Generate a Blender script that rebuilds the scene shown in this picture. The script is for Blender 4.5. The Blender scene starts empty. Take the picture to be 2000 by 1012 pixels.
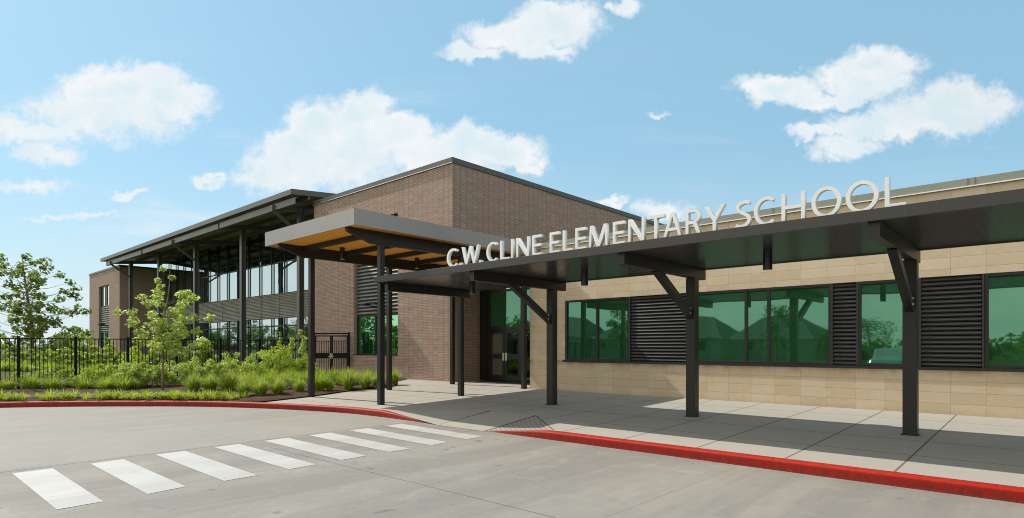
import bpy, math, random
import numpy as np
from mathutils import Vector, Matrix
R=math.radians
scene=bpy.context.scene
COL=scene.collection
rnd=random.Random(7)

# ------------------------------------------------------------------ node helpers
class NT:
    def __init__(s,tree): s.t=tree; s.n=tree.nodes; s.l=tree.links
    def node(s,typ,**k):
        n=s.n.new(typ)
        for a,b in k.items(): setattr(n,a,b)
        return n
    def put(s,inp,v):
        if isinstance(v,bpy.types.NodeSocket): s.l.new(v,inp)
        elif v is not None:
            if isinstance(v,(tuple,list)) and len(v)==3 and inp.type=='RGBA': v=(*v,1)
            inp.default_value=v
    def m(s,op,a,b=None,c=None,clamp=False):
        n=s.node('ShaderNodeMath',operation=op,use_clamp=clamp)
        s.put(n.inputs[0],a)
        if b is not None: s.put(n.inputs[1],b)
        if c is not None: s.put(n.inputs[2],c)
        return n.outputs[0]
    def mix(s,f,a,b):
        n=s.node('ShaderNodeMix',data_type='RGBA')
        s.put(n.inputs[0],f); s.put(n.inputs[6],a); s.put(n.inputs[7],b)
        return n.outputs[2]
    def noise(s,vec,scale,detail=4,rough=.55,w=None,dist=0):
        n=s.node('ShaderNodeTexNoise')
        s.put(n.inputs['Vector'],vec)
        n.inputs['Scale'].default_value=scale; n.inputs['Detail'].default_value=detail
        n.inputs['Roughness'].default_value=rough; n.inputs['Distortion'].default_value=dist
        return n.outputs[0]
    def ramp(s,f,a,b,clamp=True):       # linear map a..b -> 0..1
        n=s.node('ShaderNodeMapRange',clamp=clamp)
        s.put(n.inputs[0],f); s.put(n.inputs[1],a); s.put(n.inputs[2],b)
        return n.outputs[0]
    def smooth(s,f,a,b):
        n=s.node('ShaderNodeMapRange',interpolation_type='SMOOTHSTEP')
        s.put(n.inputs[0],f); s.put(n.inputs[1],a); s.put(n.inputs[2],b)
        return n.outputs[0]
    def pos(s):
        return s.node('ShaderNodeNewGeometry').outputs['Position']
    def sep(s,v):
        n=s.node('ShaderNodeSeparateXYZ'); s.put(n.inputs[0],v); return n.outputs
    def comb(s,x,y,z):
        n=s.node('ShaderNodeCombineXYZ'); s.put(n.inputs[0],x); s.put(n.inputs[1],y); s.put(n.inputs[2],z); return n.outputs[0]
    def scalev(s,v,sc):
        n=s.node('ShaderNodeVectorMath',operation='MULTIPLY'); s.put(n.inputs[0],v); n.inputs[1].default_value=sc; return n.outputs[0]
    def bump(s,h,strength=.3,dist=.01):
        n=s.node('ShaderNodeBump'); s.put(n.inputs['Height'],h)
        n.inputs['Strength'].default_value=strength; n.inputs['Distance'].default_value=dist
        return n.outputs[0]

def new_mat(name):
    m=bpy.data.materials.new(name); m.use_nodes=True
    m.node_tree.nodes.clear()
    t=NT(m.node_tree)
    out=t.node('ShaderNodeOutputMaterial')
    return m,t,out
def pbsdf(t,out,color,rough=.6,metal=0.0,spec=.5,normal=None):
    p=t.node('ShaderNodeBsdfPrincipled')
    t.put(p.inputs['Base Color'],color); t.put(p.inputs['Roughness'],rough)
    t.put(p.inputs['Metallic'],metal); t.put(p.inputs['Specular IOR Level'],spec)
    if normal is not None: t.put(p.inputs['Normal'],normal)
    t.l.new(p.outputs[0],out.inputs[0])
    return p

def paint(name,col,rough=.45,metal=0.0,var=.12,scale=1.5,spec=.5,bump=.0):
    m,t,o=new_mat(name); P=t.pos()
    n=t.noise(P,scale,5); n2=t.noise(P,scale*14,3)
    f=t.m('ADD',t.m('MULTIPLY',n,.7),t.m('MULTIPLY',n2,.3))
    a=tuple(c*(1-var) for c in col); b=tuple(min(1,c*(1+var)) for c in col)
    c=t.mix(t.ramp(f,.3,.7),a,b)
    r=t.m('MULTIPLY_ADD',n,.18,rough-.09)
    pbsdf(t,o,c,r,metal,spec,t.bump(n2,bump,.004) if bump else None)
    return m

M={}
M['bronze']=paint('dark_bronze_paint',(.022,.021,.020),.42,0,.16,1.2,.38)
M['fascia']=paint('grey_bronze_fascia',(.36,.35,.34),.5,.1,.08,.8,.3)
M['fascia2']=paint('bronze_fascia',(.062,.060,.056),.5,.35,.08,.8,.4)
M['steel']=paint('porch_steel_paint',(.13,.13,.125),.42,.3,.12,.8,.5)
M['louvre_dark']=paint('dark_louvre_metal',(.030,.028,.027),.38,.2,.15,1.0,.6)
M['louvre_spandrel']=paint('spandrel_louvre_metal',(.42,.41,.385),.42,.2,.18,.8,.5)
M['louvre_grey']=paint('grey_louvre_metal',(.17,.165,.16),.38,.5,.12,1.0,.5)
M['frame']=paint('black_window_frame',(.012,.012,.012),.35,0,.2,2,.5)
M['fence']=paint('black_fence_paint',(.007,.007,.007),.6,0,.2,3,.2)
M['letter']=paint('white_letter_paint',(.88,.88,.87),.45,0,.05,2,.4)
M['coping']=paint('grey_coping_metal',(.11,.115,.105),.45,.3,.12,.7,.5)
M['stone_coping']=paint('olive_coping_metal',(.30,.31,.26),.45,.25,.08,.7,.5)
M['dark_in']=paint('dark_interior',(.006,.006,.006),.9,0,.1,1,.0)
M['chrome']=paint('satin_steel',(.75,.74,.70),.3,.6,.05,3,.5)
M['lens']=paint('lamp_lens',(.7,.68,.6),.3,0,.03,4,.5)
M['roof_metal']=paint('grey_roof_metal',(.22,.24,.24),.4,.5,.1,.6,.5)
M['bark']=paint('tree_bark',(.26,.21,.16),.85,0,.35,18,.2,.6)
M['paper']=paint('frosted_door_glass',(.10,.10,.075),.25,0,.12,2,.5)
M['house_wall']=paint('house_wall',(.42,.36,.30),.8,0,.2,.5,.2)
M['house_roof']=paint('house_roof',(.16,.15,.14),.85,0,.25,.8,.2)
M['car_paint']=paint('silver_car_paint',(.55,.57,.60),.25,.4,.04,1,.6)
M['tyre']=paint('tyre_rubber',(.015,.015,.015),.8,0,.1,4,.2)

def glass(name,refl,base,rough=.015,wob=.35,f0=1.0):
    m,t,o=new_mat(name); P=t.pos()
    n=t.noise(P,.9,1)
    nb=t.bump(n,wob,.004)
    g=t.node('ShaderNodeBsdfGlossy'); t.put(g.inputs['Color'],refl); g.inputs['Roughness'].default_value=rough; t.put(g.inputs['Normal'],nb)
    d=t.node('ShaderNodeBsdfDiffuse'); t.put(d.inputs['Color'],base)
    a=t.node('ShaderNodeAddShader'); t.l.new(g.outputs[0],a.inputs[0]); t.l.new(d.outputs[0],a.inputs[1])
    t.l.new(a.outputs[0],o.inputs[0]); return m
M['glass_green']=glass('green_coated_glass',(.078,.178,.130),(.016,.062,.023),.02,.8)
M['glass_bright']=glass('bright_green_glass',(.24,.50,.35),(.004,.02,.010))
M['glass_pale']=glass('pale_green_glass',(.55,.72,.62),(.01,.02,.014))
M['glass_blue']=glass('clear_coated_glass',(.42,.52,.56),(.004,.006,.006),.02,.5)
M['glass_dark']=glass('dark_door_glass',(.05,.08,.07),(.003,.005,.004))

def concrete(name,base,lines,period=None,pwidth=.012,dark=.55,broomdir=0,tone=.12,warm=(1.0,.93,.82),stains=False):
    m,t,o=new_mat(name); P=t.pos(); x,y,z=t.sep(P)
    n1=t.noise(P,.35,5,.6); n2=t.noise(P,3.0,6,.65); n3=t.noise(P,60,4,.7)
    st=t.noise(t.scalev(P,(1.2,14,1) if broomdir==0 else (14,1.2,1)),1.0,5,.6)
    st2=t.noise(t.scalev(P,(.25,2.2,1) if broomdir==0 else (2.2,.25,1)),1.0,4,.6,dist=.6)
    f=t.m('ADD',t.m('MULTIPLY',n1,.30),t.m('MULTIPLY',n2,.22))
    f=t.m('ADD',f,t.m('MULTIPLY',st,.22)); f=t.m('ADD',f,t.m('MULTIPLY',st2,.16)); f=t.m('ADD',f,t.m('MULTIPLY',n3,.10))
    f=t.ramp(f,.36,.64)
    a=tuple(base*w*(1-tone) for w in (1.0,.95,.86)); b=tuple(base*w*(1+tone) for w in warm)
    c=t.mix(f,a,b)
    if stains:
        tx=t.noise(t.scalev(P,(.55,.05,1)),1.6,4,.55,dist=.3)          # tyre wear along the lane
        c=t.mix(t.m('MULTIPLY',t.smooth(tx,.47,.62),.45),c,tuple(base*k for k in (.66,.64,.60)))
        bl=t.noise(P,.22,6,.62,dist=.8); c=t.mix(t.m('MULTIPLY',t.smooth(bl,.50,.68),.34),c,tuple(base*k for k in (.74,.73,.70)))
        b2=t.noise(P,1.1,6,.7,dist=1.2); c=t.mix(t.m('MULTIPLY',t.smooth(b2,.52,.70),.40),c,tuple(base*k for k in (1.28,1.25,1.16)))
        cr=t.noise(P,.45,7,.62,dist=1.5); ck=t.m('SUBTRACT',1.0,t.smooth(t.m('ABSOLUTE',t.m('SUBTRACT',cr,.5)),.0008,.0030)); c=t.mix(t.m('MULTIPLY',t.m('MULTIPLY',ck,t.smooth(bl,.50,.60)),.50),c,tuple(base*k for k in (.30,.29,.27)))
        dr=t.noise(P,3.2,1,.4); c=t.mix(t.m('MULTIPLY',t.smooth(dr,.74,.80),.50),c,tuple(base*k for k in (.40,.38,.35)))
        sp=t.noise(P,9,2,.5); c=t.mix(t.m('MULTIPLY',t.smooth(sp,.73,.78),.6),c,tuple(base*k for k in (.45,.43,.40)))
        c=t.mix(t.m('MULTIPLY',t.m('LESS_THAN',x,-10.93),.40),c,tuple(base*k for k in (1.12,1.08,1.0)))
        c=t.mix(t.m('MULTIPLY',t.m('MULTIPLY',t.smooth(y,8.15,8.66),t.m('GREATER_THAN',x,-9.0)),t.m('MULTIPLY',t.ramp(b2,.35,.6),.35)),c,tuple(base*k for k in (.60,.56,.50)))
    mask=None
    wob=t.m('MULTIPLY',t.m('SUBTRACT',t.noise(P,6,3),.5),.02)
    def add(mk):
        nonlocal mask
        mask = mk if mask is None else t.m('MAXIMUM',mask,mk)
    for (ax,ay,bx,by,w,s) in lines:
        L=math.hypot(bx-ax,by-ay); dx,dy=(bx-ax)/L,(by-ay)/L
        rx=t.m('SUBTRACT',x,ax); ry=t.m('SUBTRACT',y,ay)
        al=t.m('ADD',t.m('MULTIPLY',rx,dx),t.m('MULTIPLY',ry,dy))
        pe=t.m('ABSOLUTE',t.m('ADD',t.m('SUBTRACT',t.m('MULTIPLY',ry,dx),t.m('MULTIPLY',rx,dy)),wob))
        mk=t.m('SUBTRACT',1.0,t.smooth(pe,w*.5,w*1.5))
        ins=t.m('MULTIPLY',t.m('GREATER_THAN',al,0.0),t.m('LESS_THAN',al,L))
        add(t.m('MULTIPLY',t.m('MULTIPLY',mk,ins),s))
    if period:
        x0,px,y0,py=period
        for (co,o0,pp) in ((x,x0,px),(y,y0,py)):
            q=t.m('ABSOLUTE',t.m('SUBTRACT',t.m('FRACT',t.m('ADD',t.m('DIVIDE',t.m('SUBTRACT',co,o0),pp),100.5)),.5))
            q=t.m('MULTIPLY',q,pp)
            add(t.m('MULTIPLY',t.m('SUBTRACT',1.0,t.smooth(q,pwidth*.4,pwidth*1.3)),.8))
    if mask is not None:
        c=t.mix(mask,c,tuple(base*k for k in (.20,.19,.17)))
    h=t.m('ADD',n3,t.m('MULTIPLY',st,.8))
    if mask is not None: h=t.m('SUBTRACT',h,t.m('MULTIPLY',mask,2.0))
    pbsdf(t,o,c,t.m('MULTIPLY_ADD',n2,.2,.72),0,.25,t.bump(h,.35,.004))
    return m

road_lines=[(-10.55,-8,-10.95,8.55,.011,.9),(-40,4.78,-10.93,4.78,.008,.25),(-10.0,4.78,30,4.72,.008,.75),
            (-7.93,-6,-8.25,4.75,.006,.25),(-6.85,-6,-6.98,8.6,.006,.20),(-3.35,-6,-3.35,8.6,.012,.20),(-3.0,-6,-3.0,8.6,.006,.15)]
M['road']=concrete('broomed_concrete_drive',.285,road_lines,None,broomdir=1,tone=.17,stains=True)
M['walk']=concrete('concrete_pavement',.39,[],(-1.45,1.33,10.22,1.40),.016,broomdir=0,tone=.08,warm=(1.0,.935,.84))
M['ramp']=concrete('ramp_concrete',.38,[(-10.07,8.7,-10.05,10.3,.010,.9)],None,tone=.06)

def grooved():
    m,t,o=new_mat('grooved_flare_concrete'); P=t.pos(); x,y,z=t.sep(P)
    u=t.m('ADD',t.m('MULTIPLY',x,.72),t.m('MULTIPLY',y,-.20))
    q=t.m('ABSOLUTE',t.m('SUBTRACT',t.m('FRACT',t.m('MULTIPLY',u,11.0)),.5))
    g=t.m('SUBTRACT',1.0,t.smooth(q,.12,.20))
    c=t.mix(g,(.38,.36,.33),(.13,.125,.115))
    pbsdf(t,o,c,.8,0,.2,t.bump(t.m('MULTIPLY',g,-1),.5,.006)); return m
M['grooved']=grooved()

def kerbmat():
    m,t,o=new_mat('red_kerb_paint'); P=t.pos(); x,y,z=t.sep(P)
    n=t.noise(P,1.3,5,.6); n2=t.noise(P,22,5,.7)
    sp=t.noise(t.scalev(P,(6,6,1.5)),3.2,4,.7)
    c=t.mix(t.ramp(n,.3,.7),(.40,.012,.005),(.47,.022,.010))
    c=t.mix(t.m('MULTIPLY',t.smooth(x,-9.5,-13.5),.6),c,(.42,.060,.040))        # older, faded run of kerb
    c=t.mix(t.m('MULTIPLY',t.smooth(sp,.48,.62),.65),c,(.20,.020,.012))
    n4=t.noise(P,7,5,.75)
    c=t.mix(t.m('MULTIPLY',t.smooth(t.m('ADD',t.m('MULTIPLY',n2,.5),t.m('MULTIPLY',n4,.5)),.60,.66),.8),c,(.34,.27,.23))
    gr=t.m('MULTIPLY',t.smooth(t.m('ADD',z,t.m('MULTIPLY',t.m('SUBTRACT',sp,.5),.10)),-.025,-.055),t.m('MULTIPLY_ADD',sp,.5,.30)); c=t.mix(gr,c,(.12,.014,.009)); c=t.mix(t.m('MULTIPLY',t.smooth(z,-.12,-.15),.5),c,(.15,.06,.045))  # front face's shade painted in dark red, broken up with grime streaks
    pbsdf(t,o,c,.62,0,.2,t.bump(n2,.6,.006)); return m
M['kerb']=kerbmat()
def barmat():
    m,t,o=new_mat('worn_white_road_paint'); P=t.pos()
    n=t.noise(P,1.6,6,.65); n2=t.noise(P,40,4,.7); st=t.noise(t.scalev(P,(10,1,1)),1.5,4)
    c=t.mix(t.ramp(t.m('ADD',t.m('MULTIPLY',n,.6),t.m('MULTIPLY',st,.4)),.3,.65),(.42,.42,.405),(.54,.54,.525))
    tr_=t.noise(t.scalev(P,(.6,.05,1)),1.6,4,.55,dist=.3); c=t.mix(t.m('MULTIPLY',t.smooth(tr_,.46,.62),.35),c,(.33,.32,.30))
    c=t.mix(t.smooth(t.m('ADD',t.m('MULTIPLY',n2,.6),t.m('MULTIPLY',n,.4)),.57,.66),c,(.33,.32,.30))
    pbsdf(t,o,c,.7,0,.25,t.bump(n2,.3,.004)); return m
M['bar']=barmat()

def brickmat():
    m,t,o=new_mat('long_format_brick'); P=t.pos(); x,y,z=t.sep(P)
    u=t.m('ADD',x,y); v=t.comb(u,z,0.0)
    b=t.node('ShaderNodeTexBrick',offset=0.0,offset_frequency=1,squash=1.0,squash_frequency=2)
    t.l.new(v,b.inputs['Vector'])
    b.inputs['Color1'].default_value=(0,0,0,1); b.inputs['Color2'].default_value=(1,1,1,1); b.inputs['Mortar'].default_value=(.5,.5,.5,1)
    b.inputs['Scale'].default_value=1; b.inputs['Brick Width'].default_value=.335; b.inputs['Row Height'].default_value=.0675
    b.inputs['Mortar Size'].default_value=.0055; b.inputs['Mortar Smooth'].default_value=.2; b.inputs['Bias'].default_value=0
    r=t.sep(b.outputs['Color'])[0]
    # second random channel per brick
    wn=t.node('ShaderNodeTexWhiteNoise',noise_dimensions='3D')
    cu=t.m('FLOOR',t.m('DIVIDE',u,.335)); cv=t.m('FLOOR',t.m('DIVIDE',z,.0675))
    t.l.new(t.comb(cu,cv,3.0),wn.inputs['Vector']); w=wn.outputs['Value']
    n=t.noise(P,.5,4); fine=t.noise(P,30,3); grp=t.noise(t.comb(t.m('MULTIPLY',cu,.45),t.m('MULTIPLY',cv,.30),0.0),1.0,3,.7)
    c=t.mix(w,(.45,.275,.205),(.50,.375,.315))
    c=t.mix(t.smooth(r,.35,.8),c,(.41,.325,.270))
    c=t.mix(t.m('MULTIPLY',t.smooth(w,.80,.95),.7),c,(.58,.35,.20))
    c=t.mix(t.m('MULTIPLY',t.ramp(n,.4,.7),.25),c,(.42,.31,.245))
    c=t.mix(t.m('MULTIPLY',t.ramp(fine,.3,.7),.15),c,(.12,.08,.06))
    c=t.mix(t.m('MULTIPLY',t.smooth(grp,.50,.68),.45),c,(.30,.205,.165)); c=t.mix(t.m('MULTIPLY',t.smooth(grp,.46,.30),.35),c,(.58,.49,.43))
    mort=b.outputs['Fac']
    qv=t.m('ABSOLUTE',t.m('SUBTRACT',t.m('FRACT',t.m('ADD',t.m('DIVIDE',u,.335),.5)),.5))
    vj=t.m('SUBTRACT',1.0,t.smooth(qv,.012,.045))
    c=t.mix(mort,c,(.20,.165,.14)); c=t.mix(t.m('MULTIPLY',vj,.60),c,(.12,.09,.075))
    h=t.m('SUBTRACT',t.m('MULTIPLY',fine,.25),mort)
    h=t.m('ADD',h,t.m('MULTIPLY',w,.35))
    pbsdf(t,o,c,.75,0,.3,t.bump(h,.7,.010)); return m
M['brick']=brickmat()
def stonemat():
    m,t,o=new_mat('tan_stone_block'); P=t.pos(); x,y,z=t.sep(P)
    BW,BH=.604,.242
    u=t.m('ADD',t.m('ADD',x,y),.335-15.7+12.08); zz=t.m('SUBTRACT',z,.125)
    wn=t.node('ShaderNodeTexWhiteNoise',noise_dimensions='3D')
    cu=t.m('FLOOR',t.m('DIVIDE',u,BW)); cv=t.m('FLOOR',t.m('DIVIDE',zz,BH))
    t.l.new(t.comb(cu,cv,1.0),wn.inputs['Vector']); w=wn.outputs['Value']
    def joint(co,pp,wd):
        q=t.m('ABSOLUTE',t.m('SUBTRACT',t.m('FRACT',t.m('ADD',t.m('DIVIDE',co,pp),.5)),.5))
        return t.m('SUBTRACT',1.0,t.smooth(t.m('MULTIPLY',q,pp),wd*.4,wd*1.4))
    jx=t.m('MULTIPLY',joint(u,BW,.006),t.m('MULTIPLY_ADD',w,.5,.5)); jz=joint(zz,BH,.006)
    j=t.m('MAXIMUM',jx,t.m('MULTIPLY',jz,.8))
    n=t.noise(P,1.8,6,.65); n2=t.noise(t.scalev(P,(6,6,22)),1,5,.6); f=t.noise(P,70,3)
    c=t.mix(w,(.61,.50,.345),(.71,.60,.445))
    c=t.mix(t.m('MULTIPLY',t.ramp(n,.35,.7),.55),c,(.60,.455,.28))
    c=t.mix(t.m('MULTIPLY',t.smooth(n2,.52,.70),.35),c,(.80,.68,.49))
    # damp stain along the foot of the wall and under the sill
    ws=t.noise(t.scalev(P,(3,3,.8)),1.2,4)
    st=t.m('MULTIPLY',t.smooth(t.m('ADD',z,t.m('MULTIPLY',ws,.25)),.42,.20),.30)
    c=t.mix(st,c,(.30,.25,.17))
    st2=t.m('MULTIPLY',t.m('MULTIPLY',t.smooth(z,.86,1.14),t.m('LESS_THAN',z,1.15)),t.m('MULTIPLY',t.ramp(ws,.35,.6),.75))
    c=t.mix(st2,c,(.36,.23,.12))
    c=t.mix(t.m('MULTIPLY',j,.50),c,(.22,.17,.11))
    pbsdf(t,o,c,.8,0,.25,t.bump(t.m('SUBTRACT',t.m('MULTIPLY',f,.3),j),.5,.006)); return m
M['stone']=stonemat()
def woodmat():
    m,t,o=new_mat('stained_wood_soffit'); P=t.pos(); x,y,z=t.sep(P)
    bd=t.m('FLOOR',t.m('DIVIDE',y,.14))
    wn=t.node('ShaderNodeTexWhiteNoise',noise_dimensions='1D'); t.l.new(bd,wn.inputs['W'])
    q=t.m('ABSOLUTE',t.m('SUBTRACT',t.m('FRACT',t.m('DIVIDE',y,.14)),.5))
    j=t.smooth(q,.44,.49)
    g=t.noise(t.comb(t.m('MULTIPLY',x,1.0),t.m('MULTIPLY',y,16),bd),1.4,5,.6)
    c=t.mix(t.ramp(g,.3,.7),(.94,.37,.03),(.97,.50,.07))
    c=t.mix(t.m('MULTIPLY',wn.outputs['Value'],.35),c,(.84,.31,.025))
    c=t.mix(t.m('MULTIPLY',j,.6),c,(.16,.06,.02))
    pbsdf(t,o,c,.45,0,.4,t.bump(t.m('MULTIPLY',j,-1),.4,.005)); return m
M['wood']=woodmat()
def soffitmat(name,col,axis=1,rough=.20,pitch=.10,metal=.0,spec=.8):
    m,t,o=new_mat(name); P=t.pos(); s=t.sep(P)
    q=t.m('ABSOLUTE',t.m('SUBTRACT',t.m('FRACT',t.m('DIVIDE',s[axis],pitch)),.5))
    j=t.smooth(q,.38,.47)
    n=t.noise(P,1.5,4)
    c=t.mix(j,col,tuple(k*.35 for k in col))
    pbsdf(t,o,c,t.m('MULTIPLY_ADD',n,.12,rough-.06),metal,spec,t.bump(t.m('MULTIPLY',j,-1),.5,.006)); return m
M['soffit']=soffitmat('dark_ribbed_soffit',(.05,.048,.045),1,.22,.10,.2,.9)
M['porch_soffit']=soffitmat('tan_porch_soffit',(.30,.20,.12),0,.5,.30,0,.4)
def mulchmat():
    m,t,o=new_mat('bark_mulch'); P=t.pos()
    v=t.node('ShaderNodeTexVoronoi',feature='F1'); t.l.new(t.scalev(P,(1,1.6,1)),v.inputs['Vector']); v.inputs['Scale'].default_value=28
    n=t.noise(P,2,4); f=t.noise(P,45,4)
    wv=t.sep(v.outputs['Color'])[0]
    c=t.mix(wv,(.060,.032,.020),(.19,.12,.085)); c=t.mix(t.ramp(n,.35,.7),c,(.075,.048,.034))
    c=t.mix(t.smooth(f,.66,.74),c,(.36,.28,.22))
    pbsdf(t,o,c,.95,0,.1,t.bump(t.m('ADD',wv,f),1.0,.03)); return m
M['mulch']=mulchmat()
def grassground():
    m,t,o=new_mat('meadow_ground'); P=t.pos()
    n=t.noise(P,.08,5); f=t.noise(P,5,5,.7)
    c=t.mix(t.ramp(n,.35,.65),(.060,.095,.022),(.11,.125,.040)); c=t.mix(t.m('MULTIPLY',t.ramp(f,.35,.65),.5),c,(.035,.055,.012))
    pbsdf(t,o,c,.95,0,.1,t.bump(f,.8,.05)); return m
M['meadow']=grassground()

def leafmat(name,dark,light,pale=None,trans=.50,rough=.42,tip=None):
    m,t,o=new_mat(name)
    g=t.node('ShaderNodeNewGeometry'); r=g.outputs['Random Per Island']
    c=t.mix(r,dark,light)
    if pale: c=t.mix(t.m('MULTIPLY',t.smooth(r,.80,.98),.85),c,pale)
    nz=t.noise(g.outputs['Position'],1.3,3); c=t.mix(t.m('MULTIPLY',t.ramp(nz,.4,.7),.30),c,dark)
    if tip:
        a=t.node('ShaderNodeVertexColor',layer_name='tip')
        c=t.mix(t.m('MULTIPLY',t.sep(a.outputs[0])[0],tip[3]),c,tip[:3])
    p=t.node('ShaderNodeBsdfPrincipled'); t.put(p.inputs['Base Color'],c); p.inputs['Roughness'].default_value=rough; p.inputs['Specular IOR Level'].default_value=.35
    tr=t.node('ShaderNodeBsdfTranslucent'); t.put(tr.inputs['Color'],t.mix(.5,c,light))
    mx=t.node('ShaderNodeMixShader'); mx.inputs[0].default_value=trans
    t.l.new(p.outputs[0],mx.inputs[1]); t.l.new(tr.outputs[0],mx.inputs[2]); t.l.new(mx.outputs[0],o.inputs[0]); return m
M['leaf_tree_far']=leafmat('sycamore_leaf_green',(.11,.17,.030),(.30,.40,.085),(.52,.58,.34))
M['leaf_tree_near']=leafmat('sycamore_leaf_lime',(.32,.44,.070),(.62,.72,.17),(.86,.88,.64))
M['leaf_shrub']=leafmat('perennial_leaf',(.20,.31,.035),(.60,.71,.12),(.88,.90,.52))
M['leaf_yellow']=leafmat('lime_shrub_leaf',(.27,.40,.028),(.62,.74,.090),(.82,.86,.36))
M['leaf_dark']=leafmat('deep_green_leaf',(.09,.16,.022),(.22,.33,.050))
M['leaf_red']=leafmat('crimson_leaf',(.16,.010,.020),(.30,.03,.05))
M['blade']=leafmat('grass_blade',(.17,.32,.020),(.48,.62,.055),None,.45,.5,(.62,.47,.30,.8))
M['blade_green']=leafmat('liriope_blade',(.22,.36,.020),(.55,.68,.065),(.76,.80,.32),.40)

# ------------------------------------------------------------------ object helpers
def tag(o,label=None,cat=None,group=None,kind=None):
    if label: o['label']=label
    if cat: o['category']=cat
    if group: o['group']=group
    if kind: o['kind']=kind
    return o
def thing(name,label,cat,loc=(0,0,0),rz=0,group=None):
    o=bpy.data.objects.new(name,None); COL.objects.link(o); o.location=loc; o.rotation_euler=(0,0,rz)
    o.empty_display_size=.3
    return tag(o,label,cat,group)
class MB:
    def __init__(s): s.v=[]; s.f=[]
    def add(s,vs,fs):
        b=len(s.v); s.v+= [tuple(v) for v in vs]; s.f+=[tuple(b+i for i in f) for f in fs]; return s
    def box(s,x0,x1,y0,y1,z0,z1):
        vs=[(x,y,z) for z in (z0,z1) for y in (y0,y1) for x in (x0,x1)]
        return s.add(vs,[(0,2,3,1),(4,5,7,6),(0,1,5,4),(2,6,7,3),(0,4,6,2),(1,3,7,5)])
    def bar(s,p,q,w,h,up=(0,0,1)):
        p=Vector(p);q=Vector(q);d=(q-p).normalized();u=Vector(up)
        a=d.cross(u).normalized()*w/2; b=a.cross(d).normalized()*h/2
        vs=[]
        for c in (p,q): vs+=[c-a-b,c+a-b,c+a+b,c-a+b]
        return s.add(vs,[(0,1,2,3),(7,6,5,4),(0,4,5,1),(1,5,6,2),(2,6,7,3),(3,7,4,0)])
    def cyl(s,c,r,z0,z1,n=20,r2=None):
        r2=r if r2 is None else r2
        vs=[(c[0]+r*math.cos(2*math.pi*i/n),c[1]+r*math.sin(2*math.pi*i/n),z0) for i in range(n)]
        vs+=[(c[0]+r2*math.cos(2*math.pi*i/n),c[1]+r2*math.sin(2*math.pi*i/n),z1) for i in range(n)]
        fs=[(i,(i+1)%n,n+(i+1)%n,n+i) for i in range(n)]+[tuple(range(n-1,-1,-1)),tuple(range(n,2*n))]
        return s.add(vs,fs)
    def limb(s,p,q,r0,r1,n=6):
        p=Vector(p);q=Vector(q);d=(q-p)
        if d.length<1e-5: return s
        d.normalize(); a=d.orthogonal().normalized(); b=d.cross(a)
        vs=[]
        for c,r in ((p,r0),(q,r1)): vs+=[c+(a*math.cos(2*math.pi*i/n)+b*math.sin(2*math.pi*i/n))*r for i in range(n)]
        fs=[(i,(i+1)%n,n+(i+1)%n,n+i) for i in range(n)]+[tuple(range(n-1,-1,-1)),tuple(range(n,2*n))]
        return s.add(vs,fs)
    def poly(s,pts): return s.add(pts,[tuple(range(len(pts)))])
    def prism_x(s,x0,x1,yz):     # extrude a (y,z) outline along x
        n=len(yz); vs=[(x0,y,z) for y,z in yz]+[(x1,y,z) for y,z in yz]
        return s.add(vs,[tuple(range(n)),tuple(range(2*n-1,n-1,-1))]+[(i,n+i,n+(i+1)%n,(i+1)%n) for i in range(n)])
    def build(s,name,mat,parent=None,bevel=0,smooth=False):
        off=Vector((0,0,0))
        me=bpy.data.meshes.new(name)
        o=bpy.data.objects.new(name,me)
        vs=s.v
        if parent is not None:
            root=parent; chain=[]
            L=Vector((0,0,0)); p=parent
            while p is not None: L+=Vector(p.location); p=p.parent
            vs=[(v[0]-L.x,v[1]-L.y,v[2]-L.z) for v in vs]
        me.from_pydata(vs,[],s.f); me.update()
        if bevel:
            b=o.modifiers.new('edge','BEVEL'); b.width=bevel; b.segments=2; b.limit_method='ANGLE'; b.harden_normals=False
        if smooth:
            for p in me.polygons: p.use_smooth=True
        me.materials.append(M[mat] if isinstance(mat,str) else mat)
        COL.objects.link(o)
        if parent is not None: o.parent=parent
        import bmesh
        bm=bmesh.new(); bm.from_mesh(me); bmesh.ops.recalc_face_normals(bm,faces=bm.faces); bm.to_mesh(me); bm.free()
        return o
def children(o): return list(o.children)
def copy_tree(o,parent=None):
    c=o.copy(); COL.objects.link(c)
    if parent is not None: c.parent=parent
    for ch in children(o): copy_tree(ch,c)
    return c

GS=.02
def gz(y): return GS*(y-8.8)

# ------------------------------------------------------------------ camera
cam=bpy.data.cameras.new('camera'); co=bpy.data.objects.new('camera',cam); COL.objects.link(co)
YAW=42.217
co.location=(0,0,1.6); co.rotation_euler=(R(90),0,R(YAW))
cam.sensor_width=36; cam.lens=36*1154/2000; cam.shift_y=171/2000; cam.clip_end=5000; cam.clip_start=.05
scene.camera=co
FW=Vector((-.6719,.7406,0)); RT=Vector((.7406,.6719,0))
def spot(px,d,z=None,py=None):      # a place d metres ahead of the photographer
    r=(px-1000)/1154*d
    p=RT*r+FW*d
    return p.x,p.y

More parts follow.
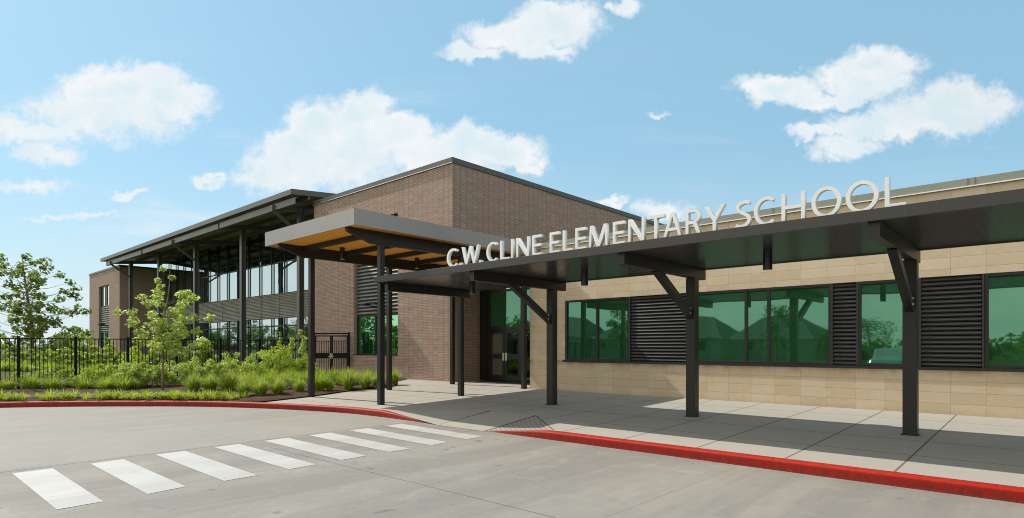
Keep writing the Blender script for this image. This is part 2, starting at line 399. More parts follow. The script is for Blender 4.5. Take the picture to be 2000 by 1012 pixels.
# ------------------------------------------------------------------ sky and sun
w=bpy.data.worlds.new('World'); scene.world=w; w.use_nodes=True
w.node_tree.nodes.clear(); t=NT(w.node_tree)
wo=t.node('ShaderNodeOutputWorld'); bg=t.node('ShaderNodeBackground'); t.l.new(bg.outputs[0],wo.inputs[0])
sundir=Vector((-.991,-.130,0)).normalized()*math.cos(R(42.6)); sundir.z=math.sin(R(42.6))
sky=t.node('ShaderNodeTexSky',sky_type='NISHITA',sun_disc=False)
sky.sun_elevation=R(42.6); sky.sun_rotation=math.atan2(sundir.x,sundir.y)%(2*math.pi)
sky.air_density=1.0; sky.dust_density=.6; sky.ozone_density=3.0; sky.altitude=0
tc=t.node('ShaderNodeTexCoord'); D=tc.outputs['Generated']
def dot(v,k):
    n=t.node('ShaderNodeVectorMath',operation='DOT_PRODUCT'); t.put(n.inputs[0],v); n.inputs[1].default_value=k; return n.outputs['Value']
f_=dot(D,tuple(FW)); r_=dot(D,tuple(RT)); zc=t.sep(D)[2]
fs_=t.m('MAXIMUM',f_,.05)
U=t.m('DIVIDE',r_,fs_); V=t.m('DIVIDE',zc,fs_)
front=t.smooth(f_,.42,.66)
# clouds: sums of lobes in the sky ahead, broken up by noise
def P2(px,py): return ((px-1000)/1154,(677-py)/1154)
lobes=[ # px,py,rx,ry,strength
 (245,168,125,44,1),(170,182,60,26,.9),(330,195,85,42,.95),(215,215,165,58,.72),(120,205,80,26,.5),(70,262,120,26,.62),(85,305,70,24,.62),(20,255,80,30,.6),
 (705,225,62,48,1),(615,245,60,40,1),(660,300,150,65,.85),(560,285,55,34,.95),(775,265,80,40,1),(560,335,95,45,.75),(520,350,70,24,.7),
 (915,278,75,34,1),(860,310,120,40,.9),(980,300,85,30,.9),(1010,320,60,16,.7),
 (1085,45,85,42,1),(1000,72,95,30,.95),(1040,60,70,40,.9),(1060,98,60,16,.7),(925,103,62,14,.7),(1228,16,24,20,.8),(1198,12,12,12,.6),
 (1520,172,78,30,1),(1580,190,55,24,.9),(1715,125,78,38,1),(1650,150,80,24,.7),(1700,165,90,26,.8),(1650,188,90,18,.85),
 (1875,195,75,46,1),(1835,225,120,46,.9),(1720,245,110,30,.9),(1610,258,70,14,.85),(1660,285,75,22,.75),(1930,215,60,24,.7),
 (410,350,30,12,.7),(425,338,14,8,.6),(248,376,30,7,.65),(160,424,110,8,.45),(1190,387,42,8,.55),(1284,229,20,6,.5),(1290,415,60,20,.55),(60,368,90,12,.45)]
nv=t.comb(U,V,0.0)
nA=t.node('ShaderNodeTexNoise'); t.put(nA.inputs['Vector'],nv); nA.inputs['Scale'].default_value=16; nA.inputs['Detail'].default_value=8; nA.inputs['Roughness'].default_value=.60
nB=t.noise(nv,46,6,.6)
w1=t.node('ShaderNodeVectorMath',operation='SUBTRACT'); t.put(w1.inputs[0],nA.outputs['Color']); w1.inputs[1].default_value=(.5,.5,.5)
w2=t.node('ShaderNodeVectorMath',operation='SCALE'); t.put(w2.inputs[0],w1.outputs[0]); w2.inputs['Scale'].default_value=.085
w3=t.node('ShaderNodeVectorMath',operation='ADD'); t.put(w3.inputs[0],nv); t.put(w3.inputs[1],w2.outputs[0])
wx,wy,_=t.sep(w3.outputs[0])
best=None; low=None
for (px,py,rx,ry,s) in lobes:
    u0,v0=P2(px,py)
    a=t.m('MULTIPLY',t.m('SUBTRACT',wx,u0),1154/rx/1.30); b=t.m('MULTIPLY',t.m('SUBTRACT',wy,v0),1154/ry/1.30)
    d=t.m('SQRT',t.m('ADD',t.m('MULTIPLY',a,a),t.m('MULTIPLY',b,b)))
    val=t.m('MULTIPLY',t.m('SUBTRACT',1.0,d),s)
    best=val if best is None else t.m('MAXIMUM',best,val)
dens=t.m('ADD',best,t.m('MULTIPLY',t.m('SUBTRACT',nB,.5),.46)); dens=t.m('ADD',dens,t.m('MULTIPLY',t.m('SUBTRACT',t.noise(nv,130,4,.6),.5),.22))
alpha=t.smooth(dens,-.02,.46)
# thin high veil
nV=t.noise(t.scalev(nv,(1.6,9,1)),1.8,5,.6,dist=.4)
veil=t.m('MULTIPLY',t.smooth(nV,.50,.78),t.m('MULTIPLY',t.m('MULTIPLY',t.smooth(V,.60,.15),.55),t.m('MULTIPLY_ADD',t.smooth(U,.2,-.4),.6,.4)))
# thickness gives bluish undersides
lit=t.ramp(t.m('ADD',t.m('MULTIPLY',t.noise(w3.outputs[0],9,5,.6),1.0),t.m('MULTIPLY',t.m('SUBTRACT',dens,.3),-.25)),.30,.62)
ccol=t.mix(lit,(.76,.89,.95),(1.0,1.0,1.0))
ccol=t.mix(t.m('MULTIPLY',t.smooth(U,.45,.95),.22),ccol,(.60,.68,.74))
CL=5.2
sc=t.node('ShaderNodeVectorMath',operation='SCALE'); t.put(sc.inputs[0],ccol); sc.inputs['Scale'].default_value=CL
# sky tuned towards the pale cyan of the day, whiter near the horizon
skc=t.node('ShaderNodeMix',data_type='RGBA',blend_type='MULTIPLY'); skc.inputs[0].default_value=1; t.put(skc.inputs[6],sky.outputs[0]); skc.inputs[7].default_value=(1.0,1.08,.98,1)
skm=t.mix(.74,skc.outputs[2],(1.75,3.20,4.15))
hz=t.m('MULTIPLY',t.m('POWER',t.smooth(V,.40,-.04),1.3),.85)
skh=t.mix(hz,skm,(3.9,4.5,4.75))
# behind and overhead: unseen cloudy haze, brightened on the sun side as fill light
nO=t.noise(t.scalev(D,(1,1,2.2)),3.0,6,.6)
sside=t.smooth(dot(D,(-.45,-.89,.05)),-.25,.55)
beh=t.m('MULTIPLY',t.m('MULTIPLY',t.m('MULTIPLY_ADD',t.smooth(nO,.40,.65),.35,.65),t.m('SUBTRACT',1.0,front)),sside)
mxa=t.m('MULTIPLY',t.m('MAXIMUM',alpha,veil),front)
east=t.m('MULTIPLY',t.smooth(dot(D,(1,0,0)),.34,.75),.85)  # unseen eastern sky made neutral so its fill on side walls is less blue
skh=t.mix(east,skh,(3.2,3.1,2.9))
c1=t.mix(t.m('MULTIPLY',mxa,.97),skh,sc.outputs[0])
c2=t.mix(beh,c1,t.mix(t.smooth(zc,.05,.75),(8.6,8.1,7.1),(4.3,4.2,3.9)))
t.put(bg.inputs['Color'],c2); bg.inputs['Strength'].default_value=.15

sun=bpy.data.lights.new('sun','SUN'); sun.energy=3.9; sun.angle=R(.5); sun.color=(1,.935,.83)
so=bpy.data.objects.new('sun',sun); COL.objects.link(so); so.location=(-20,-10,30)
so.rotation_euler=sundir.to_track_quat('Z','Y').to_euler()

scene.view_settings.view_transform='Standard'; scene.view_settings.look='None'; scene.view_settings.gamma=1
scene.view_settings.exposure=.30
scene.cycles.filter_width=1.0

# ------------------------------------------------------------------ ground
def kerb_z(x):
    # kerb top height along the front run: drops to the drive at the ramp
    if x<-12.3 or x>-7.0: return 0
    if x<-10.1: return -.15*(x+12.3)/2.2
    if x<-8.62: return -.15
    return -.15*(-7.0-x)/1.62
curve=[(-24.6,-14),(-24.3,-6),(-23.9,-2.5),(-23.3,0.4),(-22.45,2.55),(-21.4,4.0),(-20.05,5.38),(-18.5,6.70),(-16.7,7.70),(-15.1,8.32),(-13.6,8.72),(-12.3,8.84)]
def smooth_path(pts,n=6):
    out=[]
    for i in range(len(pts)-1):
        p0=Vector(pts[max(i-1,0)]);p1=Vector(pts[i]);p2=Vector(pts[i+1]);p3=Vector(pts[min(i+2,len(pts)-1)])
        for k in range(n):
            s=k/n
            out.append(.5*((2*p1)+(-p0+p2)*s+(2*p0-5*p1+4*p2-p3)*s*s+(-p0+3*p1-3*p2+p3)*s**3))
    out.append(Vector(pts[-1])); return out
cpath=smooth_path(curve)
RZ=-.15
# terrain reaching the horizon (grid, gently rolling beyond the fence)
def terr(x,y):
    h=-.30
    if x<-24:
        k=min(1,(-24-x)/10.); h=.02+k*.35+.18*math.sin(x*.35+1)*math.sin(y*.3+.5)*k
        if y>15: h=min(h,.10)
        if y<-14: h=-.30
    if x<-75: h=.1
    return h
xs=[-3000,-900,-400,-200,-120,-90]+[ -80+2*i for i in range(0,29)]+[-23,-20,-10,0,10,30,60,120,300,900,3000]
ys=[-3000,-900,-300,-120,-60,-30]+[-14.1+0]+[-14+2*i for i in range(1,26)]+[45,60,100,200,500,1200,3000]
mb=MB(); nx,ny=len(xs),len(ys)
for yy in ys:
    for xx in xs: mb.v.append((xx,yy,terr(xx,yy)))
for j in range(ny-1):
    for i in range(nx-1): a=j*nx+i; mb.f.append((a,a+1,a+1+nx,a+nx))
o=mb.build('ground','meadow',smooth=True); tag(o,kind='structure')

# planting bed (mulch) between kerb and building
bed=MB(); bx=[-34+.5*i for i in range(0,36)]
def inside_bed(x,y):
    return True
edge=[(p.x,p.y) for p in cpath if p.x<-16.75]
bpts=edge+[(-16.85,7.85),(-17.2,9.55),(-17.75,11.0),(-18.05,12.0),(-18.0,13.0),(-18.35,13.7),(-19.25,14.4),(-20.3,15.2),(-21.0,16.25),(-31,16.25),(-31,-14)]
bed.poly([(x,y,max(gz(y),-.05)+.035) for x,y in bpts])
o=bed.build('mulch_bed','mulch')
# give the bed small humps by triangulating and subdividing
import bmesh
bm=bmesh.new(); bm.from_mesh(o.data)
bmesh.ops.triangulate(bm,faces=bm.faces[:])
for k in range(4): bmesh.ops.subdivide_edges(bm,edges=[e for e in bm.edges if e.calc_length()>.5],cuts=1,use_grid_fill=False); bmesh.ops.triangulate(bm,faces=bm.faces[:])
for v in bm.verts:
    if not v.is_boundary: v.co.z+=.03*math.sin(v.co.x*2.1)*math.cos(v.co.y*1.7)+.04+ (0.30*min(1,max(0,(-27.5-v.co.x)/3)) if v.co.y<14 else 0)
for f in bm.faces: f.smooth=True
bm.to_mesh(o.data); bm.free(); tag(o,kind='structure')

# drive (one concrete sheet) bounded by the kerb line
rp=[(p.x-.02,p.y+.02,RZ) for p in cpath]+[(-10.1,8.80,RZ),(-8.62,8.80,RZ),(-7.0,8.80,RZ),(60,8.80,RZ),(60,-20,RZ),(-24.7,-20,RZ)]
mb=MB(); mb.poly(rp); o=mb.build('driveway','road'); tag(o,kind='structure')

# pavement: pieces sharing edges; slopes up 2 % to the walls
def pv(x,y): return (x,y,gz(y))
mb=MB()
left=[(p.x,p.y) for p in cpath if p.x>-16.9 ]
KB=8.84
mb.poly([pv(x,y) for x,y in left]+[pv(-12.3,10.3),pv(-17.42,10.3),pv(-17.2,9.55),pv(-16.85,7.85)])
mb.poly([pv(-12.3,10.3)]+[pv(-10.07,10.3),pv(-8.62,10.3),pv(-8.62,15.9),pv(-13.4,15.9),pv(-13.4,18.2),pv(-18.1,18.2),pv(-18.1,16.5),pv(-21.0,16.5),pv(-21.0,16.25),pv(-20.3,15.2),pv(-19.25,14.4),pv(-18.35,13.7),pv(-18.0,13.0),pv(-18.05,12.0),pv(-17.75,11.0),pv(-17.42,10.3)])
mb.poly([pv(-8.62,10.3),pv(-7.0,8.86),pv(60,8.86),pv(60,15.9),pv(-8.62,15.9)])
o=mb.build('pavement','walk'); tag(o,kind='structure')
# ramp and its left flare
mb=MB()
mb.poly([(-10.07,8.62,RZ+.006),(-8.62,8.62,RZ+.006),(-8.62,10.3,gz(10.3)),(-10.07,10.3,gz(10.3))])
mb.poly([(-12.3,8.84,gz(8.84)),(-10.07,8.62,RZ+.006),(-10.07,10.3,gz(10.3)),(-12.3,10.3,gz(10.3))])
o=mb.build('kerb_ramp','ramp'); tag(o,kind='structure')
mb=MB(); mb.poly([(-8.62,8.70,RZ+.006),(-7.0,8.86,gz(8.86)),(-8.62,10.3,gz(10.3))])
o=mb.build('ramp_flare','grooved'); tag(o,kind='structure')
# dark joints round the flare
mb=MB()
for a,b in (((-8.62,8.72,RZ+.012),(-8.62,10.3,.036)),((-8.62,10.3,.036),(-7.0,8.90,.006)),((-10.07,8.72,RZ+.012),(-10.07,10.3,.036))):
    mb.bar(a,b,.015,.004)
o=mb.build('ramp_joint','frame'); tag(o,kind='structure')

# kerbs
def kerb(path,ztop,name):
    prof=[(0.0,-.02),(0.0,1.0),(.075,1.0),(.120,.975),(.143,.90),(.153,.80),(.159,.45),(.166,0.0)]  # (outward, height fraction)
    mb=MB(); n=len(prof); N=len(path)
    for i,p in enumerate(path):
        a=path[max(i-1,0)]; b=path[min(i+1,N-1)]
        d=Vector((b.x-a.x,b.y-a.y,0)).normalized(); o_=Vector((d.y,-d.x,0))
        zt=ztop[i]; hh=zt-RZ+.002
        for (u,k) in prof: mb.v.append((p.x+o_.x*(u-.01),p.y+o_.y*(u-.01),RZ-.01+max(k,0)*hh+.012))
    for i in range(N-1):
        for j in range(n-1): a=i*n+j; mb.f.append((a,a+n,a+n+1,a+1))
    mb.f.append(tuple(range(n))); mb.f.append(tuple(range(N*n-1,(N-1)*n-1,-1)))
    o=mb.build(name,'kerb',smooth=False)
    for k_,p in enumerate(o.data.polygons): p.use_smooth = (k_%(n-1))<5 and k_<(N-1)*(n-1)
    tag(o,kind='structure')
lp=[Vector((p.x,p.y)) for p in cpath]+[Vector((-11.9+.3*i,8.845)) for i in range(7)]
lp=[p for i,p in enumerate(lp)]
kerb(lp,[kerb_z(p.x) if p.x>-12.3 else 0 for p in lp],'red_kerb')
rpth=[Vector((-8.66+.2*i,8.85)) for i in range(9)]+[Vector((-6.8+.6*i,8.85)) for i in range(110)]
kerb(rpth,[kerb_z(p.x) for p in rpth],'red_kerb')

# thin grout pads under the posts
# crosswalk bars
bars=[((-10.57,1.40),(-10.58,1.85),(-7.89,1.84),(-7.87,1.41)),((-10.58,2.30),(-10.63,2.74),(-7.97,2.73),(-7.90,2.28)),
((-10.69,3.20),(-10.69,3.65),(-7.95,3.62),(-7.93,3.17)),((-10.72,4.12),(-10.74,4.56),(-8.03,4.54),(-8.0,4.09)),
((-10.75,5.02),(-10.78,5.49),(-8.08,5.44),(-8.06,4.97)),((-10.77,5.92),(-10.78,6.40),(-8.08,6.32),(-8.09,5.88)),
((-10.78,6.83),(-10.80,7.29),(-8.12,7.21),(-8.10,6.78)),((-10.83,7.77),(-10.85,8.22),(-8.13,8.12),(-8.12,7.68))]
places=['nearest the bottom left corner','second from the bottom left','third from the bottom left','fourth from the bottom left','fifth from the bottom left','third from the kerb ramp','second from the kerb ramp','next to the kerb ramp']
for q,wd in zip(bars,places):
    mb=MB(); mb.poly([(x,y,RZ+.004) for x,y in q]); o=mb.build('crosswalk_bar','bar')
    tag(o,'white painted crosswalk bar '+wd,'road marking','white crosswalk bars on the drive'); o['kind']='structure'

# ------------------------------------------------------------------ building parts
def louvre(x0,x1,z0,z1,y,parent,mat,pitch=.10,name='louvre_panel',depth=.07):
    mb=MB(); n=int(round((z1-z0)/pitch)); p=(z1-z0)/n
    for i in range(n):
        za=z0+i*p
        mb.prism_x(x0,x1,[(y+depth,za+p*1.02),(y+depth*.35,za+p*.80),(y,za+p*.32),(y+.004,za+p*.18),(y+depth*.5,za+p*.10),(y+depth,za+p*.12)])
    mb.box(x0,x1,y+depth+.003,y+depth+.02,z0,z1)
    return mb.build(name,mat,parent)
def window(x0,x1,z0,z1,y,mull,parent,gl,fr=.055,depth=.10,name='window',hor=()):
    f=MB(); yo=y; yi=y+depth
    f.box(x0,x1,yo,yi,z0,z0+fr); f.box(x0,x1,yo,yi,z1-fr,z1)
    f.box(x0,x0+fr,yo,yi,z0+fr,z1-fr); f.box(x1-fr,x1,yo,yi,z0+fr,z1-fr)
    ed=[x0+fr]
    for m_ in mull:
        f.box(m_-fr*.6,m_+fr*.6,yo+.004,yi,z0+fr,z1-fr); ed+=[m_-fr*.6,m_+fr*.6]
    ed.append(x1-fr)
    w_=f.build(name,'frame',parent)
    for i in range(0,len(ed),2):
        zz=[z0+fr]+list(hor)+[z1-fr]
        for k in range(len(zz)-1):
            g=MB(); g.box(ed[i],ed[i+1],y+depth*.55,y+depth*.55+.02,zz[k]+(.02 if k else 0),zz[k+1]-(.02 if k<len(zz)-2 else 0)); g.build('pane',gl,w_)
        for h in hor:
            g=MB(); g.box(ed[i],ed[i+1],yo+.006,yi,h-.02,h+.02); g.build('transom',"frame",w_)
    return w_

# ---- stone wing
SW=15.70
st=thing('stone_wing','low tan stone classroom wing with a ribbon of green windows and dark louvres','building',(-13.4,SW,.1))
mb=MB()
X0,X1=-13.4,14.0
mb.box(X0,X1,SW,SW+.30,-.1,1.14)
mb.box(X0,X1,SW,SW+.30,3.12,4.965)
mb.box(X0,-11.88,SW,SW+.30,1.14,3.12)
mb.box(X0,X1,SW+.30,SW+24,-.1,4.965)
mb.build('wall','stone',st)
mb=MB(); mb.box(X0-.04,X1+.04,SW-.05,SW+24,4.968,5.14); mb.build('coping','stone_coping',st)
mb=MB(); mb.box(X0-.06,X1+.06,SW-.075,SW-.052,4.955,4.978); mb.build('drip_edge','chrome',st)
for xx in (-9.2,-5.2,-1.25,-1.13,2.8,6.8):
    mb=MB(); mb.box(xx-.006,xx+.006,SW-.056,SW-.0505,4.98,5.139); mb.build('coping_seam','coping',st)
mb=MB(); mb.box(-11.95,X1-.2,SW-.045,SW+.10,1.125,1.155); mb.prism_x(-11.95,X1-.2,[(SW-.045,1.125),(SW-.045,1.09),(SW-.037,1.09),(SW-.037,1.125)]); mb.build('window_sill','frame',st)
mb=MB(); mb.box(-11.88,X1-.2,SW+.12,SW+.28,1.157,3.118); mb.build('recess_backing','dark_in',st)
WY=SW+.015
window(-11.86,-9.44,1.16,3.115,WY,(-10.62,),st,'glass_green')
louvre(-9.40,-7.44,1.165,3.11,WY+.01,st,'louvre_dark',.098)
window(-7.42,-3.88,1.16,3.115,WY,(-5.92,-5.34),st,'glass_green')
louvre(-3.83,-3.33,1.165,3.11,WY+.01,st,'louvre_dark',.098)
window(-3.30,-2.11,1.16,3.115,WY,(),st,'glass_green')
louvre(-2.08,-1.03,1.165,3.11,WY+.01,st,'louvre_dark',.098)
window(-.97,1.6,1.16,3.115,WY,(.45,),st,'glass_green')
louvre(1.64,3.4,1.165,3.11,WY+.01,st,'louvre_dark',.098)
window(3.44,7.5,1.16,3.115,WY,(4.8,6.2),st,'glass_green')
for xx in (-9.42,-7.43,-3.855,-3.315,-2.095,-1.0,1.62,3.42):
    mb=MB(); mb.box(xx-.02,xx+.02,WY-.012,WY+.10,1.157,3.118); mb.build('louvre_trim','louvre_dark',st)

# ---- entrance recess
DY=17.9
en=thing('entrance','dark recessed double door entrance with tall green glazing above it','entrance',(-15.7,DY,.18))
mb=MB()
XA,XB=-18.07,-13.42
mb.box(XA,-17.62,DY-.05,DY+.15,.10,5.0); mb.box(-17.62,XB,DY-.05,DY+.15,4.55,5.0)
mb.build('surround','frame',en)
def fr(x0,x1,z0,z1,y=DY): mb.box(x0,x1,y-.02,y+.10,z0,z1)
mb=MB()
fr(-17.62,XB,4.43,4.55); fr(-17.62,XB,3.88,3.98); fr(-17.62,XB,2.28,2.42)
for x in (-17.56,-15.70,-14.68,-13.48): fr(x-.06,x+.06,.18,2.28); fr(x-.06,x+.06,2.42,3.88); fr(x-.06,x+.06,3.98,4.43)
mb.build('storefront_frame','frame',en)
for (a,b) in ((-17.5,-15.76),(-15.64,-14.74),(-14.62,-13.54)):
    g=MB(); g.box(a,b,DY+.03,DY+.05,2.42,3.88); g.build('transom_pane','glass_green',en)
    g=MB(); g.box(a,b,DY+.03,DY+.05,3.98,4.43); g.build('transom_pane','glass_blue',en)
for (a,b) in ((-15.64,-14.74),(-14.62,-13.54)):
    g=MB(); g.box(a,b,DY+.03,DY+.05,.25,2.28); g.build('sidelight_pane','glass_dark',en)
for k,(a,b,hx,gm) in enumerate(((-17.49,-16.64,-16.70,'paper'),(-16.62,-15.77,-16.54,'glass_dark'))):
    d=MB()
    d.box(a,b,DY-.01,DY+.05,.20,.42); d.box(a,b,DY-.01,DY+.05,2.14,2.27); d.box(a,b,DY-.01,DY+.05,1.10,1.30)
    for (p,q) in ((a,a+.13),(b-.13,b)): d.box(p,q,DY-.01,DY+.05,.42,1.10); d.box(p,q,DY-.01,DY+.05,1.30,2.14)
    dr=d.build('door','frame',en)
    for z0,z1 in ((.42,1.10),(1.30,2.14)):
        g=MB(); g.box(a+.13,b-.13,DY+.01,DY+.03,z0,z1); g.build('pane',gm,dr)
    h=MB(); h.box(hx-.045,hx+.045,DY-.035,DY-.012,1.02,1.34)
    h.bar((hx,DY-.08,1.06),(hx,DY-.08,1.30),.02,.02); h.bar((hx,DY-.08,1.08),(hx,DY-.03,1.08),.018,.018,(0,0,1)); h.bar((hx,DY-.08,1.28),(hx,DY-.03,1.28),.018,.018,(0,0,1))
    h.build('handle','chrome',dr)
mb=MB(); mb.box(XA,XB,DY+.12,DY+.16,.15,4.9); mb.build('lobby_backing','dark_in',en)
mb=MB(); mb.box(XA,XB,15.75,DY+.1,5.0,5.10); mb.build('recess_ceiling','bronze',en)
mb=MB(); mb.box(-17.5,-13.6,DY-.9,DY-.06,gz(DY-.9)+.002,gz(DY-.06)+.012); mb.build('threshold','frame',en)

# ---- brick hall
BY=16.30
bh=thing('brick_hall','two-storey brown brick block with a dark grey metal coping behind the entrance canopy','building',(-23.6,BY,.1))
mb=MB()
BX0,BX1=-29.1,-18.09
mb.box(BX0,-25.30,BY,BY+.35,-.1,9.14); mb.box(-21.75,BX1,BY,BY+.35,-.1,9.14)
mb.box(-25.30,-21.75,BY,BY+.35,-.1,1.19); mb.box(-25.30,-21.75,BY,BY+.35,7.65,9.14)
mb.box(BX0,BX1,BY+.35,BY+24,-.1,9.14)
mb.build('wall','brick',bh)
mb=MB(); mb.box(BX0+.002,BX1+.05,BY-.05,BY+24,9.143,9.36); mb.build('coping','coping',bh)
mb=MB(); mb.box(BX0,BX1+.06,BY-.075,BY-.052,9.128,9.150); mb.build('drip_edge','chrome',bh)
for i in range(4):
    mb=MB(); mb.box(-20.0-2.9*i-.008,-20.0-2.9*i+.008,BY-.056,BY-.0505,9.152,9.359); mb.build('coping_seam','stone_coping',bh)
window(-25.27,-21.78,1.22,3.10,BY+.16,(-23.75,-22.75),bh,'glass_bright')
mb=MB(); mb.box(-25.29,-21.76,BY-.03,BY+.17,1.192,1.218); mb.build('window_sill','frame',bh)
louvre(-25.26,-21.79,3.13,7.63,BY+.12,bh,'louvre_grey',.17,depth=.12)
def wall_lamp(x,y,z,label):
    l=thing('wall_lamp',label,'lamp',(x,y,z),0,'curved wall lamps on the louvres')
    mb=MB(); mb.bar((x,y+.10,z-.05),(x,y-.35,z+.0),.05,.05); mb.build('arm','frame',l)
    mb=MB(); n=8
    for i in range(n):
        a=-1+2*i/n; b=-1+2*(i+1)/n
        za=z+.12*(1-a*a); zb=z+.12*(1-b*b)
        mb.prism_x(x-.6+1.2*i/n,x-.6+1.2*(i+1)/n,[(y-.5,za*0+(za+zb)/2),(y-.5,(za+zb)/2+.04),(y-.05,(za+zb)/2+.06),(y-.05,(za+zb)/2+.02)])
    mb.build('shade','frame',l)
wall_lamp(-23.45,BY+.05,3.50,'dark curved wall lamp on the brick hall louvre above its green window')

# ---- glazed wing with porch roof
GY=20.1
gw=thing('glazed_wing','two-storey glass-walled wing under a deep steel porch roof','building',(-46,GY,.1))
def slope(y): return 9.77+.09*(y-15.12)
mb=MB(); mb.prism_x(-65.4,-29.15,[(15.12,slope(15.12)-.05),(15.12,slope(15.12)),(32,slope(32)),(32,slope(32)-.05)]); rf=mb.build('roof','roof_metal',gw)
mb=MB()
i=0; x=-65.3
while x<-29.2:
    mb.bar((x,15.06,slope(15.06)+.03),(x,24,slope(24)+.03),.05,.07); x+=.305
mb.build('roof_rib','roof_metal',rf)
mb=MB(); mb.box(-65.45,-29.12,15.02,15.10,9.52,9.79); mb.build('eave_fascia','steel',rf)
mb=MB(); mb.prism_x(-29.14,-29.105,[(15.02,9.52),(15.02,9.80),(24,slope(24)+.05),(24,slope(24)-.23)]); mb.build('gable_fascia','steel',rf)
mb=MB(); mb.prism_x(-65.46,-65.41,[(15.02,9.52),(15.02,9.80),(24,slope(24)+.05),(24,slope(24)-.23)]); mb.build('gable_fascia','steel',rf)
mb=MB(); mb.prism_x(-65.38,-29.17,[(15.2,slope(15.2)-.16),(15.2,slope(15.2)-.12),(GY,slope(GY)-.12),(GY,slope(GY)-.16)]); mb.build('porch_soffit','porch_soffit',rf)
colx=[-62.9,-55.05,-47.1,-39.05,-31.5]
# eave channel in lengths
for a,b in ((-64.5,-54.3),(-54.0,-46.95),(-46.9,-39.0),(-38.8,-31.7),(-31.5,-29.16)):
    m_=MB(); m_.box(a,b,15.24,15.30,9.07,9.42); m_.box(a,b,15.30,15.42,9.07,9.09); m_.box(a,b,15.30,15.42,9.40,9.42); m_.build('eave_beam','steel',gw)
m_=MB()
for k in range(3): m_.box(-64.5,-29.16,16.0+1.6*k,16.10+1.6*k,slope(16.05+1.6*k)-.42,slope(16.0+1.6*k)-.17)
m_.build('purlin','steel',gw)
for i,x in enumerate(colx):
    c=MB()
    c.box(x-.15,x+.15,16.66,16.69,0,slope(16.8)-.42); c.box(x-.15,x+.15,16.93,16.96,0,slope(16.8)-.42); c.box(x-.02,x+.02,16.69,16.93,0,slope(16.8)-.42)
    c.build('column','steel',gw)
    r_=MB(); r_.prism_x(x-.07,x+.07,[(15.43,9.10),(15.43,9.40),(GY,slope(GY)-.30),(GY,slope(GY)-.62)]); r_.build('rafter','steel',gw)
    if i%2==0:
        s_=MB(); s_.bar((x,15.20,9.36),(x,15.20,9.02),.16,.16,(0,1,0)); s_.bar((x,15.22,9.08),(x,16.68,8.04),.13,.15); s_.build('strut','steel',gw)
# glass wall
GX0,GX1=-64.44,-29.12
mull=[]; x=-62.9
while x<-29.3: mull.append(x); x+=1.93
fm=MB()
fm.box(GX0,GX1,GY-.06,GY+.10,9.95,10.2); fm.box(GX0,GX1,GY-.05,GY+.10,7.56,7.64); fm.box(GX0,GX1,GY-.05,GY+.10,3.02,3.12); fm.box(GX0,GX1,GY-.06,GY+.10,.0,.30)
for xm in mull:
    fm.box(xm-.035,xm+.035,GY-.12,GY-.061,.30,3.62); fm.box(xm-.035,xm+.035,GY-.12,GY-.061,5.38,9.94)
fm.build('curtain_wall_frame','frame',gw)
ed=[GX0]+mull+[GX1]
for i in range(len(ed)-1):
    for z0,z1 in ((.30,3.02),(3.12,3.62),(5.38,7.56),(7.64,9.95)):
        g=MB(); g.box(ed[i]+.036,ed[i+1]-.036,GY,GY+.02,z0,z1); g.build('pane','glass_blue',gw)
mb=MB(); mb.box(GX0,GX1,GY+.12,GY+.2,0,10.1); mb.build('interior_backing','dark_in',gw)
for k,(a,b) in enumerate(((-64.4,-53.3),(-53.2,-50.2),(-50.1,-43.2),(-43.1,-40.4),(-40.3,-29.13))):
    louvre(a,b,3.64,5.36,GY-.16,gw,'louvre_spandrel',.108,'spandrel_louvre',.08)
mb=MB(); mb.box(GX0,GX1,GY-.20,GY-.02,5.362,5.379); mb.box(GX0,GX1,GY-.20,GY-.02,3.622,3.638); mb.build('spandrel_trim','louvre_grey',gw)

# ---- brick end block
eb=thing('brick_end_block','brown brick corner block at the far left end of the glazed wing','building',(-70,BY,.1))
mb=MB()
E0,E1=-75.3,-64.46
mb.box(E0,-71.64,BY,BY+.35,-.1,9.10); mb.box(-68.0,E1,BY,BY+.35,-.1,9.10)
mb.box(-71.64,-68.0,BY,BY+.35,-.1,1.13); mb.box(-71.64,-68.0,BY,BY+.35,7.68,9.10)
mb.box(E0,E1,BY+.35,BY+16,-.1,9.10); mb.build('wall','brick',eb)
mb=MB(); mb.box(E0-.04,E1+.04,BY-.05,BY+16,9.103,9.28); mb.build('coping','coping',eb)
window(-71.60,-68.04,5.64,7.66,BY+.16,(-70.0,-69.45),eb,'glass_pale',.08)
window(-71.60,-68.04,1.16,3.06,BY+.16,(-70.0,-69.45),eb,'glass_green',.08)
louvre(-71.60,-68.04,3.09,5.61,BY+.12,eb,'louvre_grey',.205,depth=.12)
wall_lamp(-69.8,BY+.05,3.70,'dark curved wall lamp on the end block louvre above its lower window')

# ------------------------------------------------------------------ front walkway canopy
fc=thing('walkway_canopy','long flat dark bronze walkway canopy on square posts along the stone wing','canopy',(-5.7,11,.05))
FX0,FX1,FY0,FY1=-13.36,10.5,9.22,12.68
mb=MB(); mb.box(FX0,FX1,FY0,FY0+.05,3.305,3.468); mb.box(FX0,FX1,FY1-.05,FY1,3.305,3.468); mb.box(FX0,FX0+.05,FY0+.05,FY1-.05,3.305,3.468); mb.box(FX1-.05,FX1,FY0+.05,FY1-.05,3.305,3.468)
mb.build('fascia','fascia2',fc,bevel=.004)
mb=MB(); mb.box(FX0+.05,FX1-.05,FY0+.05,FY1-.05,3.325,3.455); mb.build('roof_deck','soffit',fc)
mb=MB(); mb.box(-1.392,-1.386,FY0-.002,FY0+.003,3.307,3.466); mb.box(-1.392+3.9,-1.386+3.9,FY0-.002,FY0+.003,3.307,3.466); mb.build('fascia_seam','coping',fc)
